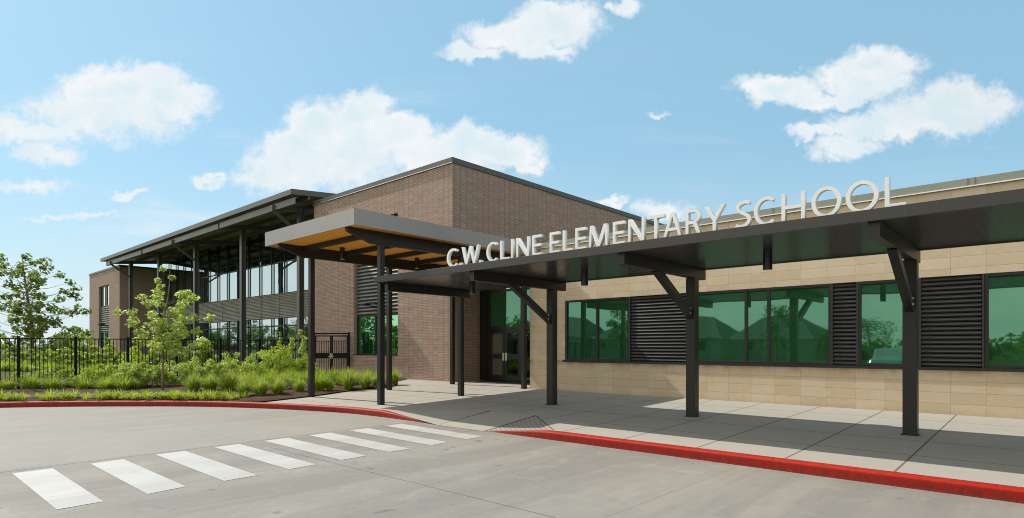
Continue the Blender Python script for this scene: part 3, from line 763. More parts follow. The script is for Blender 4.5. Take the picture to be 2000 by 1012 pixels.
for i,px in enumerate((-9.70,-5.78,-1.77,2.16,6.1,10.0)):
    yb=12.26
    m_=MB(); m_.box(px-.105,px+.105,yb-.105,yb+.105,gz(yb),3.10); m_.build('post','bronze',fc,bevel=.012); m_=MB(); m_.box(px-.13,px+.13,yb-.13,yb+.13,gz(yb)-.02,gz(yb)+.012); m_.build('base_plate','bronze',fc)
    m_=MB(); m_.prism_x(px-.075,px+.075,[(9.33,3.10),(9.33,3.322),(12.78,3.322),(12.78,3.10)]); m_.build('beam','bronze',fc,bevel=.004)
    m_=MB(); m_.bar((px,12.18,2.26),(px,10.62,3.14),.13,.15); m_.build('brace','bronze',fc,bevel=.004)
    m_=MB()
    for dz in (0,.10): m_.bar((px+.066,12.02,2.42-dz),(px+.082,12.02,2.42-dz),.03,.03)
    m_.build('bolt','chrome',fc)
m_=MB(); m_.box(-13.30,-13.15,9.45+.08,12.60,3.10,3.322); m_.build('beam','bronze',fc,bevel=.004)
def downlight(x,y,z,parent,h=.36):
    m_=MB(); m_.cyl((x,y),.078,z-h,z,24); a=m_.build('downlight','frame',parent,smooth=False)
    m_=MB(); m_.cyl((x,y),.066,z-h-.004,z-h-.001,24); m_.build('lens','lens',a)
for x,y in ((-11.05,10.65),(-7.67,10.87),(-3.69,10.83),(.3,10.85)): downlight(x,y,3.324,fc)

# ------------------------------------------------------------------ tall entrance canopy
tc_=thing('entrance_canopy','tall flat entrance canopy with grey fascia and orange wood ceiling on slim posts','canopy',(-15.4,12,.05))
TX0,TX1,TY0,TY1=-17.83,-12.95,8.35,15.66
mb=MB(); z0,z1=4.68,5.10
mb.box(TX0,TX1,TY0,TY0+.04,z0,z1); mb.box(TX0,TX1,TY1-.04,TY1,z0,z1); mb.box(TX0,TX0+.04,TY0+.04,TY1-.04,z0,z1); mb.box(TX1-.04,TX1,TY0+.04,TY1-.04,z0,z1)
mb.build('fascia','fascia',tc_)
mb=MB(); mb.box(TX0+.03,TX1-.03,TY0+.03,TY1-.03,5.02,5.09); mb.build('roof_deck','roof_metal',tc_)
mb=MB(); mb.box(TX0+.042,TX1-.042,TY0+.042,TY1-.042,4.72,4.76); mb.build('wood_ceiling','wood',tc_)
for bxx in (-17.2,-13.5):
    m_=MB(); m_.prism_x(bxx-.07,bxx+.07,[(8.48,4.61),(8.48,4.71),(TY1-.06,4.71),(TY1-.06,4.38),(9.22,4.38)]); m_.build('beam','bronze',tc_)
    for py in (9.55,12.52,15.5):
        m_=MB(); m_.box(bxx-.075,bxx+.075,py-.075,py+.075,gz(py),4.378); m_.build('post','bronze',tc_,bevel=.008)
for py in (9.30,10.72,12.15,13.6,15.0):
    m_=MB(); m_.box(-17.128,-13.572,py-.05,py+.05,4.57,4.715); m_.build('purlin','bronze',tc_)
downlight(-16.48,10.2,4.719,tc_,.36); downlight(-16.45,13.15,4.719,tc_,.36)

# ------------------------------------------------------------------ sign letters (outlines drawn here, extruded)
def arc(cx,cy,rx,ry,a0,a1,n): return [(cx+rx*math.cos(R(a0+(a1-a0)*i/n)),cy+ry*math.sin(R(a0+(a1-a0)*i/n))) for i in range(n+1)]
T=.122     # stroke in units of cap height
def ring(wd,a0,a1,tk=T):
    cx,cy=wd/2,.5; return arc(cx,cy,wd/2,.515,a0,a1,28)+arc(cx,cy,wd/2-tk,.515-tk*.92,a1,a0,28)
def stroke(path,wd):
    L=[];Rr=[]
    for i,p in enumerate(path):
        a=Vector(path[max(i-1,0)]);b=Vector(path[min(i+1,len(path)-1)]);d=(b-a).normalized();n=Vector((-d.y,d.x))*wd/2
        L.append((p[0]+n.x,p[1]+n.y)); Rr.append((p[0]-n.x,p[1]-n.y))
    return L+Rr[::-1]
def glyph(c,wd):
    t_=T
    if c=='.': return [[(0,0),(.17,0),(.17,.17),(0,.17)]]
    if c=='I': return [[(0,0),(t_,0),(t_,1),(0,1)]]
    if c=='L': return [[(0,0),(wd,0),(wd,.13),(t_,.13),(t_,1),(0,1)]]
    if c=='E': return [[(0,0),(wd,0),(wd,.13),(t_,.13),(t_,.45),(wd*.93,.45),(wd*.93,.575),(t_,.575),(t_,.875),(wd*.97,.875),(wd*.97,1),(0,1)]]
    if c=='T': return [[(wd/2-t_/2,0),(wd/2+t_/2,0),(wd/2+t_/2,.875),(wd,.875),(wd,1),(0,1),(0,.875),(wd/2-t_/2,.875)]]
    if c=='H': return [[(0,0),(t_,0),(t_,.445),(wd-t_,.445),(wd-t_,0),(wd,0),(wd,1),(wd-t_,1),(wd-t_,.57),(t_,.57),(t_,1),(0,1)]]
    if c=='N': return [[(0,0),(t_*.93,0),(t_*.93,.74),(wd-t_*1.15,0),(wd,0),(wd,1),(wd-t_*.93,1),(wd-t_*.93,.27),(t_*1.15,1),(0,1)]]
    if c=='M': return [[(0,0),(t_*.95,0),(t_*1.25,.70),(wd/2-.07,0),(wd/2+.07,0),(wd-t_*1.25,.70),(wd-t_*.95,0),(wd,0),(wd-.06,1),(wd-.06-t_*1.25,1),(wd/2,.24),(.06+t_*1.25,1),(.06,1)]]
    if c=='W': return [[(.22*wd,0),(.22*wd+t_*1.05,0),(wd/2,.70),(.78*wd-t_*1.05,0),(.78*wd,0),(wd,1),(wd-t_,1),(.715*wd,.25),(wd/2+t_*.52,1),(wd/2-t_*.52,1),(.285*wd,.25),(t_,1),(0,1)]]
    if c=='Y': return [[(wd/2-t_/2,0),(wd/2+t_/2,0),(wd/2+t_/2,.43),(wd,1),(wd-t_*1.15,1),(wd/2,.56),(t_*1.15,1),(0,1),(wd/2-t_/2,.43)]]
    if c=='A':
        return [[(0,0),(t_,0),(t_+.085,.27),(wd-t_-.085,.27),(wd-t_,0),(wd,0),(wd/2+t_*.6,1),(wd/2-t_*.6,1)],
                [(t_+.125,.39),(wd/2,.86),(wd-t_-.125,.39)]]
    if c=='R':
        o_=[(0,0),(t_,0),(t_,.42),(.30,.42)]+[(wd-t_*1.12,0),(wd,0),(wd*.70,.475)]+arc(wd*.52,.725,wd*.43,.275,-50,90,14)+[(0,1)]
        return [o_,[(t_,.54)]+arc(wd*.50,.71,wd*.27,.17,-88,90,12)+[(t_,.88)]]
    if c=='O': return [arc(wd/2,.5,wd/2,.52,0,352,44),arc(wd/2,.5,wd/2-T,.52-T*.92,0,352,44)]
    if c=='C': return [ring(wd*1.12,52,308)]
    if c=='S':
        p=[]; k=wd/.62
        pts=[(.56,.905),(.44,.945),(.30,.935),(.17,.87),(.125,.76),(.16,.65),(.28,.565),(.42,.485),(.52,.39),(.545,.26),(.48,.14),(.35,.07),(.20,.06),(.06,.115)]
        sp=smooth_path(pts,4); return [stroke([(q.x*k,q.y) for q in sp],T*.97)]
LET=[('C',-10.513,-10.13),('.',-10.075,-9.95),('W',-10.002,-9.44),('.',-9.435,-9.33),('C',-9.200,-8.85),('L',-8.784,-8.51),('I',-8.463,-8.37),('N',-8.313,-7.965),('E',-7.873,-7.63),('E',-7.414,-7.17),('L',-7.085,-6.85),('E',-6.780,-6.53),('M',-6.464,-6.04),('E',-5.929,-5.685),('N',-5.606,-5.285),('T',-5.221,-4.90),('A',-4.918,-4.575),('R',-4.504,-4.235),('Y',-4.182,-3.835),('S',-3.683,-3.42),('C',-3.375,-3.04),('H',-2.967,-2.64),('O',-2.551,-2.165),('O',-2.106,-1.71),('L',-1.635,-1.395)]
sign=thing('school_sign','row of white raised letters reading C.W. CLINE ELEMENTARY SCHOOL standing on the canopy edge','sign',(-6,9.3,3.46))
CAPH=.425
dg=bpy.context.evaluated_depsgraph_get
for c,a,b in LET:
    wdu=(b-a)/CAPH
    cu=bpy.data.curves.new('letter','CURVE'); cu.dimensions='2D'; cu.fill_mode='BOTH'; cu.extrude=.042/CAPH; cu.bevel_depth=0
    cu.resolution_u=1
    for poly in glyph(c,wdu):
        s_=cu.splines.new('POLY'); s_.points.add(len(poly)-1)
        for p,(x,y) in zip(s_.points,poly): p.co=(x,y,0,1)
        s_.use_cyclic_u=True
    tmp=bpy.data.objects.new('tmp',cu); COL.objects.link(tmp)
    bpy.context.view_layer.update()
    me=bpy.data.meshes.new_from_object(tmp.evaluated_get(dg()))
    bpy.data.objects.remove(tmp); bpy.data.curves.remove(cu)
    me.name='letter'
    for v in me.vertices:
        x,y,z=v.co; v.co=(a+x*CAPH-sign.location.x, 9.335-z*CAPH-sign.location.y, 3.462+y*CAPH-sign.location.z)
    me.flip_normals() if False else None
    bm=bmesh.new(); bm.from_mesh(me); bmesh.ops.remove_doubles(bm,verts=bm.verts,dist=.0004); bmesh.ops.recalc_face_normals(bm,faces=bm.faces); bm.to_mesh(me); bm.free()
    me.materials.clear(); me.materials.append(M['letter'])
    o=bpy.data.objects.new('letter',me); COL.objects.link(o); o.parent=sign

# ------------------------------------------------------------------ fence and gate
fn=thing('metal_fence','black metal picket fence running behind the planting bed','fence',(-27,5,0))
def fx(y): return -27.4+(y-3.8)*.059
posts=[-8.5,-6.8,-5.1,-3.4,-1.5,.3,2.1,3.81,5.47,7.16,8.90,10.64,12.33,13.7,14.75]
for y in posts:
    m_=MB(); m_.box(fx(y)-.045,fx(y)+.045,y-.045,y+.045,-.05,1.95); m_.box(fx(y)-.055,fx(y)+.055,y-.055,y+.055,1.951,1.975); m_.build('post','fence',fn)
for a,b in zip(posts[:-1],posts[1:]):
    m_=MB(); m_.bar((fx(a),a+.046,1.89),(fx(b),b-.046,1.89),.035,.035); m_.bar((fx(a),a+.046,.25),(fx(b),b-.046,.25),.035,.035)
    n=max(3,int(round((b-a)/.122)))
    for i in range(1,n):
        y=a+(b-a)*i/n; m_.box(fx(y)-.011,fx(y)+.011,y-.011,y+.011,.12,1.872)
    m_.build('picket_panel','fence',fn)
# second, distant fence beyond the meadow
f2=thing('metal_fence','distant black picket fence far behind the left tree','fence',(-62,-2,0))
def F2(s): return spot(-220+s*330,62)
for i in range(8):
    x,y=F2(i/7); m_=MB(); m_.box(x-.06,x+.06,y-.06,y+.06,0,2.0); m_.build('post','fence',f2)
    if i<7:
        x2,y2=F2((i+1)/7); m_=MB(); m_.bar((x,y,1.85),(x2,y2,1.85),.05,.05)
        for k in range(1,16): xx=x+(x2-x)*k/16; yy=y+(y2-y)*k/16; m_.box(xx-.012,xx+.012,yy-.012,yy+.012,.1,1.83)
        m_.build('picket_panel','fence',f2)

g0=Vector((-26.72,14.92,0)); g1=Vector((-25.36,16.12,0)); gd=(g1-g0); GL=gd.length; ga=math.atan2(gd.y,gd.x); GZ0=.10
gt=thing('double_gate','black double metal gate beside the brick hall','gate',(g0.x,g0.y,0),ga)
def gb(mb,x0,x1,z0,z1,th=.05): mb.box(g0.x+x0,g0.x+x1,g0.y-th/2,g0.y+th/2,z0,z1)
for x in (0,GL-.09): m_=MB(); gb(m_,x,x+.09,0,2.30,.10); m_.build('gate_post','fence',gt)
m_=MB(); gb(m_,.09,GL-.09,2.20,2.27,.06); m_.build('header','fence',gt)
hf=(GL-.18)/2
for k in range(2):
    a=.095+k*(hf+.005); b=a+hf-.015
    m_=MB(); gb(m_,a,a+.06,GZ0,2.15); gb(m_,b-.06,b,GZ0,2.15)
    for z,h in ((GZ0,.06),(2.09,.06),(1.85,.04)): gb(m_,a+.06,b-.06,z,z+h,.045)
    gb(m_,a+.06,b-.06,1.02,1.28,.044)
    n=8
    for i in range(1,n): xx=a+.06+(b-a-.12)*i/n; gb(m_,xx-.009,xx+.009,GZ0+.06,1.02,.02); gb(m_,xx-.009,xx+.009,1.28,1.85,.02)
    lf=m_.build('gate_leaf','fence',gt)
    hx=b-.03 if k==0 else a+.03
    h=MB(); h.box(g0.x+hx-.02,g0.x+hx+.02,g0.y-.06,g0.y-.026,1.02,1.26); h.bar((g0.x+hx,g0.y-.08,1.12),(g0.x+hx+(-.1 if k==0 else .1),g0.y-.08,1.12),.02,.02); h.build('handle','chrome',lf)

# ------------------------------------------------------------------ vegetation
def leaf_mesh(name,centers,n_per,size,mat,seed,spread,shape='leaf',flat=.35,droop=0,parent=None,loc=(0,0,0)):
    """centers: (x,y,z,r). Many small bent leaves scattered through each lump's volume."""
    rg=np.random.default_rng(seed); V=[];F=[];b=0
    if shape=='maple':
        base=np.array([(0,-.5,0),(.20,-.30,0),(.50,-.22,.05),(.34,.02,.0),(.42,.34,.08),(.14,.22,0),(0,.55,-.05),(-.14,.22,0),(-.42,.34,.08),(-.34,.02,0),(-.50,-.22,.05),(-.20,-.30,0)])
    else:
        base=np.array([(0,-.5,0),(.20,-.12,.05),(.17,.2,.04),(0,.55,-.06),(-.17,.2,.04),(-.20,-.12,.05)])
    k=len(base)
    for (cx,cy,cz,cr) in centers:
        n=int(n_per*rg.uniform(.75,1.25))
        d=rg.normal(size=(n,3)); d/=np.linalg.norm(d,axis=1)[:,None]; rr=cr*rg.uniform(.15,1,n)**.6
        P=np.array([cx,cy,cz])+d*rr[:,None]*np.array([1,1,spread])
        nrm=rg.normal(size=(n,3))*flat+np.array([0,0,1.])+d*.45; nrm/=np.linalg.norm(nrm,axis=1)[:,None]
        tv=rg.normal(size=(n,3)); tv-= (tv*nrm).sum(1)[:,None]*nrm; tv/=np.linalg.norm(tv,axis=1)[:,None]
        bv=np.cross(nrm,tv); s=size*rg.uniform(.6,1.25,n)
        for i in range(n):
            pts=P[i]+s[i]*(base[:,0:1]*tv[i]+base[:,1:2]*bv[i]+base[:,2:3]*nrm[i])
            V.append(pts); F.append(tuple(range(b,b+k))); b+=k
    V=np.concatenate(V)-np.array(loc)
    me=bpy.data.meshes.new(name); me.from_pydata(V.tolist(),[],F); me.update(); me.materials.append(M[mat])
    o=bpy.data.objects.new(name,me); COL.objects.link(o)
    if parent: o.parent=parent
    return o
def W(px,py,d,side=0):
    """point d metres ahead of the photographer's stand at that bearing"""
    x,y=spot(px,d); return Vector((x,y,1.6+(677-py)/1154*d))
def tree(name,label,group,base,trunk,lumps,lp,ls,mat,seed,rt,jit):
    rg=random.Random(seed)
    t_=thing(name,label,'tree',tuple(base),0,group)
    tr=MB(); pts=[Vector(p) for p in trunk]; N=len(pts)
    for i in range(N-1): tr.limb(pts[i],pts[i+1],rt*(1-i/N)+.004,rt*(1-(i+1)/N)+.004,8)
    C=[]; 
    for c,r in lumps:
        c=c+FW*rg.uniform(-jit,jit)
        C.append((c.x,c.y,c.z,r))
        # limb from the trunk to the lump
        zt=c.z-(.20+.22*math.hypot(c.x-pts[0].x,c.y-pts[0].y))
        zt=max(zt,pts[1].z)
        bp=pts[1]
        for i in range(N-1):
            if pts[i].z<=zt<=pts[i+1].z: bp=pts[i].lerp(pts[i+1],(zt-pts[i].z)/(pts[i+1].z-pts[i].z))
        if zt>pts[-1].z: bp=pts[-1]
        mid=bp.lerp(c,.5)+Vector((rg.uniform(-.05,.05),rg.uniform(-.05,.05),-.05*(c-bp).length))
        tr.limb(bp,mid,rt*.20,rt*.11,5); tr.limb(mid,c,rt*.11,rt*.04,5)
    tr.build('trunk','bark',t_,smooth=True)
    leaf_mesh('crown',C,lp,ls,mat,seed,.8,'maple',.75,parent=t_,loc=tuple(base))
    return t_
D2=20.4
b2=W(318,762,D2)
tr2=[b2,W(318,700,D2),W(318,665,D2),W(317,640,D2),W(322,610,D2),W(328,580,D2),W(331,555,D2),W(332,528,D2)]
l2=[(331,528),(330,541),(333,553),(327,562),(289,578),(295,584),(302,591),(313,595),(321,593),(309,572),(344,574),(350,574),(354,583),(375,574),(372,582),(363,593),(346,599),(338,593),(331,607),(319,603),(313,611),(350,611),(344,622),(330,618),(267,610),(257,611),(251,625),(263,634),(271,626),(282,634),(292,614),(292,628),(298,634),(307,630),(269,647),(282,655),(296,653),(303,643),(319,643),(334,638),(346,638),(363,645),(371,638),(390,618),(375,620),(367,624),(392,647),(383,653),(358,655),(344,655),(330,659),(317,665),(303,667),(292,674),(346,674),(363,672),(379,686),(375,674),(334,676),(319,682),(346,688),(358,688),(385,670),(370,664),(336,650),(308,655),(310,618),(326,628)]
tree('young_tree','young lime-green tree with a thin spire top standing in the bed before the fence','young trees',b2,tr2,[(W(a,b,D2),.19 if b>570 else .11) for a,b in l2],38,.115,'leaf_tree_near',3,.042,.75)
D1=33
b1=W(62,722,D1)
tr1=[b1,W(63,680,D1),W(61,630,D1),W(55,590,D1),W(51,560,D1),W(46,530,D1),W(44,505,D1)]
l1=[(42,500),(53,502),(45,514),(57,510),(79,515),(84,520),(26,522),(9,521),(8,528),(34,529),(22,537),(47,525),(67,523),(77,531),(55,533),(41,537),(69,541),(83,545),(8,543),(12,551),(37,549),(55,549),(109,541),(99,547),(117,559),(93,553),(49,557),(36,559),(16,565),(26,571),(34,577),(61,565),(65,577),(83,565),(87,579),(99,567),(107,579),(117,583),(124,573),(128,577),(43,583),(0,583),(4,591),(18,591),(12,602),(26,597),(28,608),(41,597),(43,606),(39,618),(51,610),(75,597),(79,606),(91,606),(93,598),(105,606),(111,600),(118,610),(126,598),(134,606),(138,610),(79,616),(4,626),(18,620),(30,624),(39,632),(63,626),(69,632),(83,630),(95,624),(109,626),(118,628),(130,632),(99,636),(118,638),(111,648),(124,646),(138,650),(8,644),(20,640),(36,644),(47,640),(0,650),(85,646),(67,644),(95,650),(-8,560),(-15,600),(-20,620),(-12,640),(-25,590),(-28,630)]
tree('young_tree','taller dark-green tree with open crown standing behind the fence at the left','young trees',b1,tr1,[(W(a,b,D1),.32) for a,b in l1],34,.19,'leaf_tree_far',5,.11,1.5)

def lumpy(px,base_py,d,h,wd,n,seed,zb=None):
    """lumps filling a bush h tall, wd wide"""
    rg=random.Random(seed); x,y=spot(px,d); z0=zb if zb is not None else max(0,gz(y))+.08
    out=[]
    for i in range(n):
        a=rg.uniform(0,2*math.pi); rr=wd/2*math.sqrt(rg.random()); k=rg.uniform(.12,1)
        lim=math.sqrt(max(0,1-(rr/(wd/2))**2*.75)); out.append((x+rr*math.cos(a),y+rr*math.sin(a),z0+h*k*lim,.5*h*rg.uniform(.18,.32)))
    return (x,y,z0),out
def stemmy(loc,lumps,parent,seed):
    mb=MB(); b=Vector(loc)
    for c in lumps[::2]:
        mb.limb(b+Vector(((c[0]-b.x)*.25,(c[1]-b.y)*.25,0)),Vector(c[:3]),.008,.003,4)
    mb.build('stem','bark',parent)
shrubs=[ # px, dist, height, width, material, label-bit
 (64,23.4,.80,1.2,'leaf_shrub','low leafy perennial clump behind the first fence post'),
 (110,23.2,.75,1.2,'leaf_shrub','low leafy perennial clump between the first two fence posts'),
 (150,23.6,.88,1.2,'leaf_shrub','leafy perennial clump at the foot of the second fence post'),
 (188,23.0,.95,1.3,'leaf_yellow','yellowish perennial clump right of the second fence post'),
 (222,23.2,.98,1.2,'leaf_shrub','leafy perennial clump left of the third fence post'),
 (255,23.0,1.05,1.3,'leaf_shrub','leafy perennial clump at the foot of the third fence post'),
 (288,23.3,1.08,1.2,'leaf_shrub','leafy perennial clump just left of the slim tree trunk'),
 (330,23.4,1.12,1.3,'leaf_shrub','leafy perennial clump just behind the slim tree trunk'),
 (366,23.6,1.15,1.3,'leaf_shrub','leafy perennial clump right of the slim tree trunk'),
 (398,23.9,1.18,1.3,'leaf_shrub','leafy perennial clump below the crown edge of the slim tree'),
 (430,24.0,1.10,1.3,'leaf_shrub','leafy perennial clump left of the wide porch column'),
 (452,25.0,1.42,1.2,'leaf_yellow','bushy lime shrub just left of the tall porch column'),
 (490,24.6,1.25,1.4,'leaf_shrub','mid-green shrub just right of the tall porch column'),
 (522,25.2,1.50,1.2,'leaf_yellow','lime shrub between the porch column and the tallest stems'),
 (548,25.4,1.55,1.2,'leaf_yellow','tall lime shrub with upright stems left of the canopy post'),
 (590,25.6,1.25,1.1,'leaf_yellow','lime shrub with one tall stem touching the canopy post'),
]
for i,(px,d,h,wd,mt,lb) in enumerate(shrubs):
    d-=.9 if px<320 else .45
    loc,L=lumpy(px,0,d,h*.93,wd*1.15,42,100+i)
    j_=lambda: rnd.uniform(-.09,.09)
    if i==14: L+= [(loc[0]+.05+j_(),loc[1]+j_(),loc[2]+z,.17*(2.2-z)) for z in (1.5,1.65,1.8,1.95,2.05)]+[(loc[0]+.45+j_(),loc[1]+.3,loc[2]+z,.12) for z in (1.45,1.6,1.75)]
    if i==15: L+= [(loc[0]+.02+j_(),loc[1]+j_(),loc[2]+z,.09+.14*max(0,1.9-z)) for z in (1.25,1.4,1.55,1.7,1.85,2.0,2.1)]+[(loc[0]-.4+j_(),loc[1]-.3,loc[2]+z,.11) for z in (1.2,1.35,1.5)]
    t_=thing('leafy_shrub',lb,'shrub',loc,0,'leafy shrubs in the planting bed')
    leaf_mesh('foliage',L,92,.074 if mt=='leaf_shrub' else .078,mt,200+i,.9,'leaf',.9,parent=t_,loc=loc)
    stemmy(loc,L,t_,i)
back=[(290,29.5,1.75,2.4,'leaf_yellow','rounded green bush behind the fence left of the slim tree trunk'),
 (352,30,1.8,2.8,'leaf_dark','rounded darker bush behind the fence right of the slim tree trunk'),
 (395,31,1.5,2.0,'leaf_shrub','rounded green bush behind the fence under the glass wall'),
 (95,36,2.0,3.4,'leaf_dark','broad bush behind the fence under the tall left tree'),
 (140,38,2.2,3.0,'leaf_dark','bush behind the fence near the second fence post'),
 (178,37,1.9,2.6,'leaf_shrub','bush behind the fence just left of the end block'),
 (20,40,1.6,3.6,'leaf_shrub','low round shrub behind the fence at the far left edge'),
 (-10,34,1.2,3.0,'leaf_dark','mounded shrub behind the fence cut by the left frame edge'),
 (240,33,.70,1.0,'leaf_red','small crimson-leaved plant in front of the end block'),
 (60,29,.7,2.0,'leaf_shrub','low plant behind the fence at the foot of the tall left tree'),
 (120,28,.8,2.2,'leaf_yellow','low lime plant behind the fence left of the second post'),
 (170,29,.9,2.4,'leaf_shrub','low plant behind the fence right of the second post'),
 (215,30,.9,2.2,'leaf_yellow','low lime plant behind the fence before the end block corner'),
 (262,31,.95,2.2,'leaf_shrub','low plant behind the fence beside the crimson plant')]
for i,(px,d,h,wd,mt,lb) in enumerate(back):
    x,y=spot(px,d)
    loc,L=lumpy(px,0,d,h,wd,30,300+i,zb=max(terr(x,y),.1)+(.25 if x<-28 else 0))
    t_=thing('leafy_shrub',lb,'shrub',loc,0,'shrubs behind the fence')
    leaf_mesh('foliage',L,80,.14,mt,400+i,.9,'leaf',.9,parent=t_,loc=loc)
    stemmy(loc,L,t_,i)
# far trees on the horizon at the left
for i,(px,d,h,wd,lb) in enumerate([(-60,110,7,10,'distant tree beyond the frame edge'),(30,120,5.0,12,'distant hazy tree behind the far picket fence'),(105,130,4.6,12,'distant low tree right of the tall left trunk'),(158,95,5.0,7,'distant pale tree just left of the end block'),(-150,120,8,14,'distant tree left of the frame')]):
    loc,L=lumpy(px,0,d,h,wd,26,500+i,zb=.1)
    t_=thing('distant_tree',lb,'tree',loc,0,'distant trees on the horizon')
    leaf_mesh('crown',L,60,.55,'leaf_dark',520+i,.8,'leaf',.9,parent=t_,loc=loc)
    mb=MB(); mb.limb(loc,(loc[0],loc[1],loc[2]+h*.7),.25,.08); mb.build('trunk','bark',t_)

# blades
def tuft_mesh(name,n,h,spread,wd,seed,mat,arch=.5,tips=True,segs=4):
    rg=np.random.default_rng(seed); V=[];F=[];C=[];b=0
    for i in range(n):
        a=rg.uniform(0,2*math.pi); r0=rg.uniform(0,.12)*spread/.3; lean=rg.uniform(.03,1)**.75*spread; L=h*rg.uniform(.50,1.12)*(1.05-.38*lean/spread)
        dx,dy=math.cos(a),math.sin(a); tw=rg.uniform(-.6,.6); px_,py_=-math.sin(a+tw),math.cos(a+tw); ar=arch*rg.uniform(.5,1.3)
        for s in range(segs+1):
            k=s/segs; out=r0+lean*(k**1.7); z=L*(k-ar*.45*k*k*(lean/spread)); w_=wd*(1-k**2.2)*.5+.0006
            x=dx*out; y=dy*out
            V+=[(x-px_*w_,y-py_*w_,z),(x+px_*w_,y+py_*w_,z)]; C+= [k,k]
        for s in range(segs): q=b+2*s; F.append((q,q+1,q+3,q+2))
        b+=2*(segs+1)
    me=bpy.data.meshes.new(name); me.from_pydata(V,[],F); me.update(); me.materials.append(M[mat])
    at=me.color_attributes.new('tip','FLOAT_COLOR','POINT')
    rr=np.random.default_rng(seed+1); hot=np.repeat(rr.random(n)<.55,2*(segs+1)) if tips else np.zeros(len(C),bool)
    for i,k in enumerate(C):
        v=max(0,(k-.45)/.55) if (tips and hot[i]) else 0; at.data[i].color=(v,v,v,1)
    return me
TM=[tuft_mesh('ornamental_grass',680,.56,.30,.013,s,'blade',.35) for s in (11,12,13)]
TW=[tuft_mesh('ornamental_grass',460,.52,.36,.014,s,'blade',.6) for s in (21,22)]
TG=[tuft_mesh('ornamental_grass',560,.58,.32,.015,s,'blade',.35,False) for s in (31,32)]
clumps=[ # px, dist, scale, wide?, label
 (14,21.0,.95,1,'pale-tipped grass clump at the far left left of the first fence post'),
 (61,21.1,1.15,1,'wide pale-tipped grass clump right of the first fence post'),
 (101,21.3,1.05,1,'brownish-tipped grass clump midway between the first two fence posts'),
 (140,22.0,.85,1,'small grass clump just left of the second fence post'),
 (168,21.3,.95,1,'wide grass clump right of the second fence post'),
 (207,21.2,1.0,1,'grass clump midway between the second and third posts'),
 (241,21.2,1.1,1,'silvery-tipped grass clump below the third fence post'),
 (262,21.6,.8,1,'small grass clump left of the slim tree trunk'),
 (379,20.6,1.0,0,'dense upright grass clump first right of the slim tree trunk'),
 (411,20.6,1.0,0,'dense upright grass clump second right of the slim tree trunk'),
 (447,20.5,1.2,0,'largest dense grass clump before the porch column'),
 (475,18.6,.85,0,'front grass clump left end of the row near the kerb'),
 (509,18.7,.9,0,'front grass clump second of the row near the kerb'),
 (542,19.0,.9,0,'front grass clump third of the row near the kerb'),
 (584,19.8,.75,0,'small round grass clump just left of the canopy post'),
 (622,20.2,1.05,2,'tall green grass clump just right of the outer canopy post'),
 (644,20.3,.6,2,'smallest green grass clump near the outer canopy post'),
 (681,20.9,1.1,0,'large grass clump in front of the double gate'),
 (713,21.3,.9,0,'grass clump left of the front canopy post'),
 (737,21.9,.85,2,'grass clump half hidden by the front canopy post'),
 (767,23.0,.95,2,'lone green grass clump at the bed tip by the pavement'),
 (470,21.0,.95,0,'grass clump in the second row behind the front row left end'),
 (497,20.8,.9,0,'brownish grass clump in the second row'),
 (522,21.3,1.0,2,'bright grass clump in the second row below the lime shrubs'),
 (553,20.9,.95,0,'brown-flecked grass clump in the second row'),
 (575,21.6,1.0,2,'bright grass clump in the second row near the outer post'),
 (598,21.9,.95,0,'grass clump half behind the outer canopy post'),
 (488,22.6,1.0,2,'grass clump in the back row under the shrubs'),
 (533,22.8,1.0,2,'grass clump in the back row under the lime shrubs'),
 (565,23.2,1.0,2,'grass clump in the back row left of the outer post'),
 (628,22.6,1.0,2,'bright back-row grass clump below the left gate leaf'),
 (650,22.9,1.0,2,'bright back-row grass clump below the gate centre'),
 (668,22.3,.95,2,'bright grass clump below the right gate leaf'),
 (693,22.6,.95,2,'bright grass clump below the green window'),
 (718,23.0,.9,2,'bright back-row grass clump under the green window'),
]
for i,(px,d,s,k,lb) in enumerate(clumps):
    x,y=spot(px,d); me=(TM if k==0 else TW if k==1 else TG)[i%2 if k else i%3]
    o=bpy.data.objects.new('ornamental_grass',me); COL.objects.link(o)
    o.location=(x,y,max(gz(y),-.03)+.055); o.rotation_euler=(0,0,rnd.uniform(0,6.28)); s*=1.24; o.scale=(s*rnd.uniform(.92,1.10),s*rnd.uniform(.92,1.10),s*(.95 if k==1 else 1.0))
    tag(o,lb,'grass clump','ornamental grass clumps in the bed')
# continuous low border along the kerb, one mass
border=MB(); rg=np.random.default_rng(77)
LM=[tuft_mesh('t',50,.24,.22,.020,s,'blade_green',.9,False,3) for s in (41,42,43,44)]
arrs=[]
for me in LM:
    co_=np.empty(len(me.vertices)*3); me.vertices.foreach_get('co',co_); arrs.append((co_.reshape(-1,3),[tuple(p.vertices) for p in me.polygons]))
V=[];F=[];b=0
sel=[p for p in cpath if -24.5<p.x<-17.3]
acc=[]
for i in range(len(sel)-1):
    p,q=sel[i],sel[i+1]; L=(q-p).length; d=(q-p).normalized(); nn=Vector((-d.y,d.x)); k=0
    m_=max(1,int(L/.16))
    for j in range(m_):
        base=p.lerp(q,(j+rg.uniform(0,1))/m_)
        for row in (.22,.48,.78):
            if rg.random()<.16+.25*math.sin(base.x*3.1+row*4)**2: continue
            acc.append(base+nn*(row+rg.uniform(-.10,.10)))
for c in acc:
    vv,ff=arrs[int(rg.integers(4))]; a=rg.uniform(0,6.28); s=rg.uniform(.65,1.45); ca,sa=math.cos(a)*s,math.sin(a)*s
    X=vv[:,0]*ca-vv[:,1]*sa+c.x; Y=vv[:,0]*sa+vv[:,1]*ca+c.y; Z=vv[:,2]*s+.04
    V.append(np.stack([X,Y,Z],1)); F+= [tuple(b+k for k in f) for f in ff]; b+=len(vv)
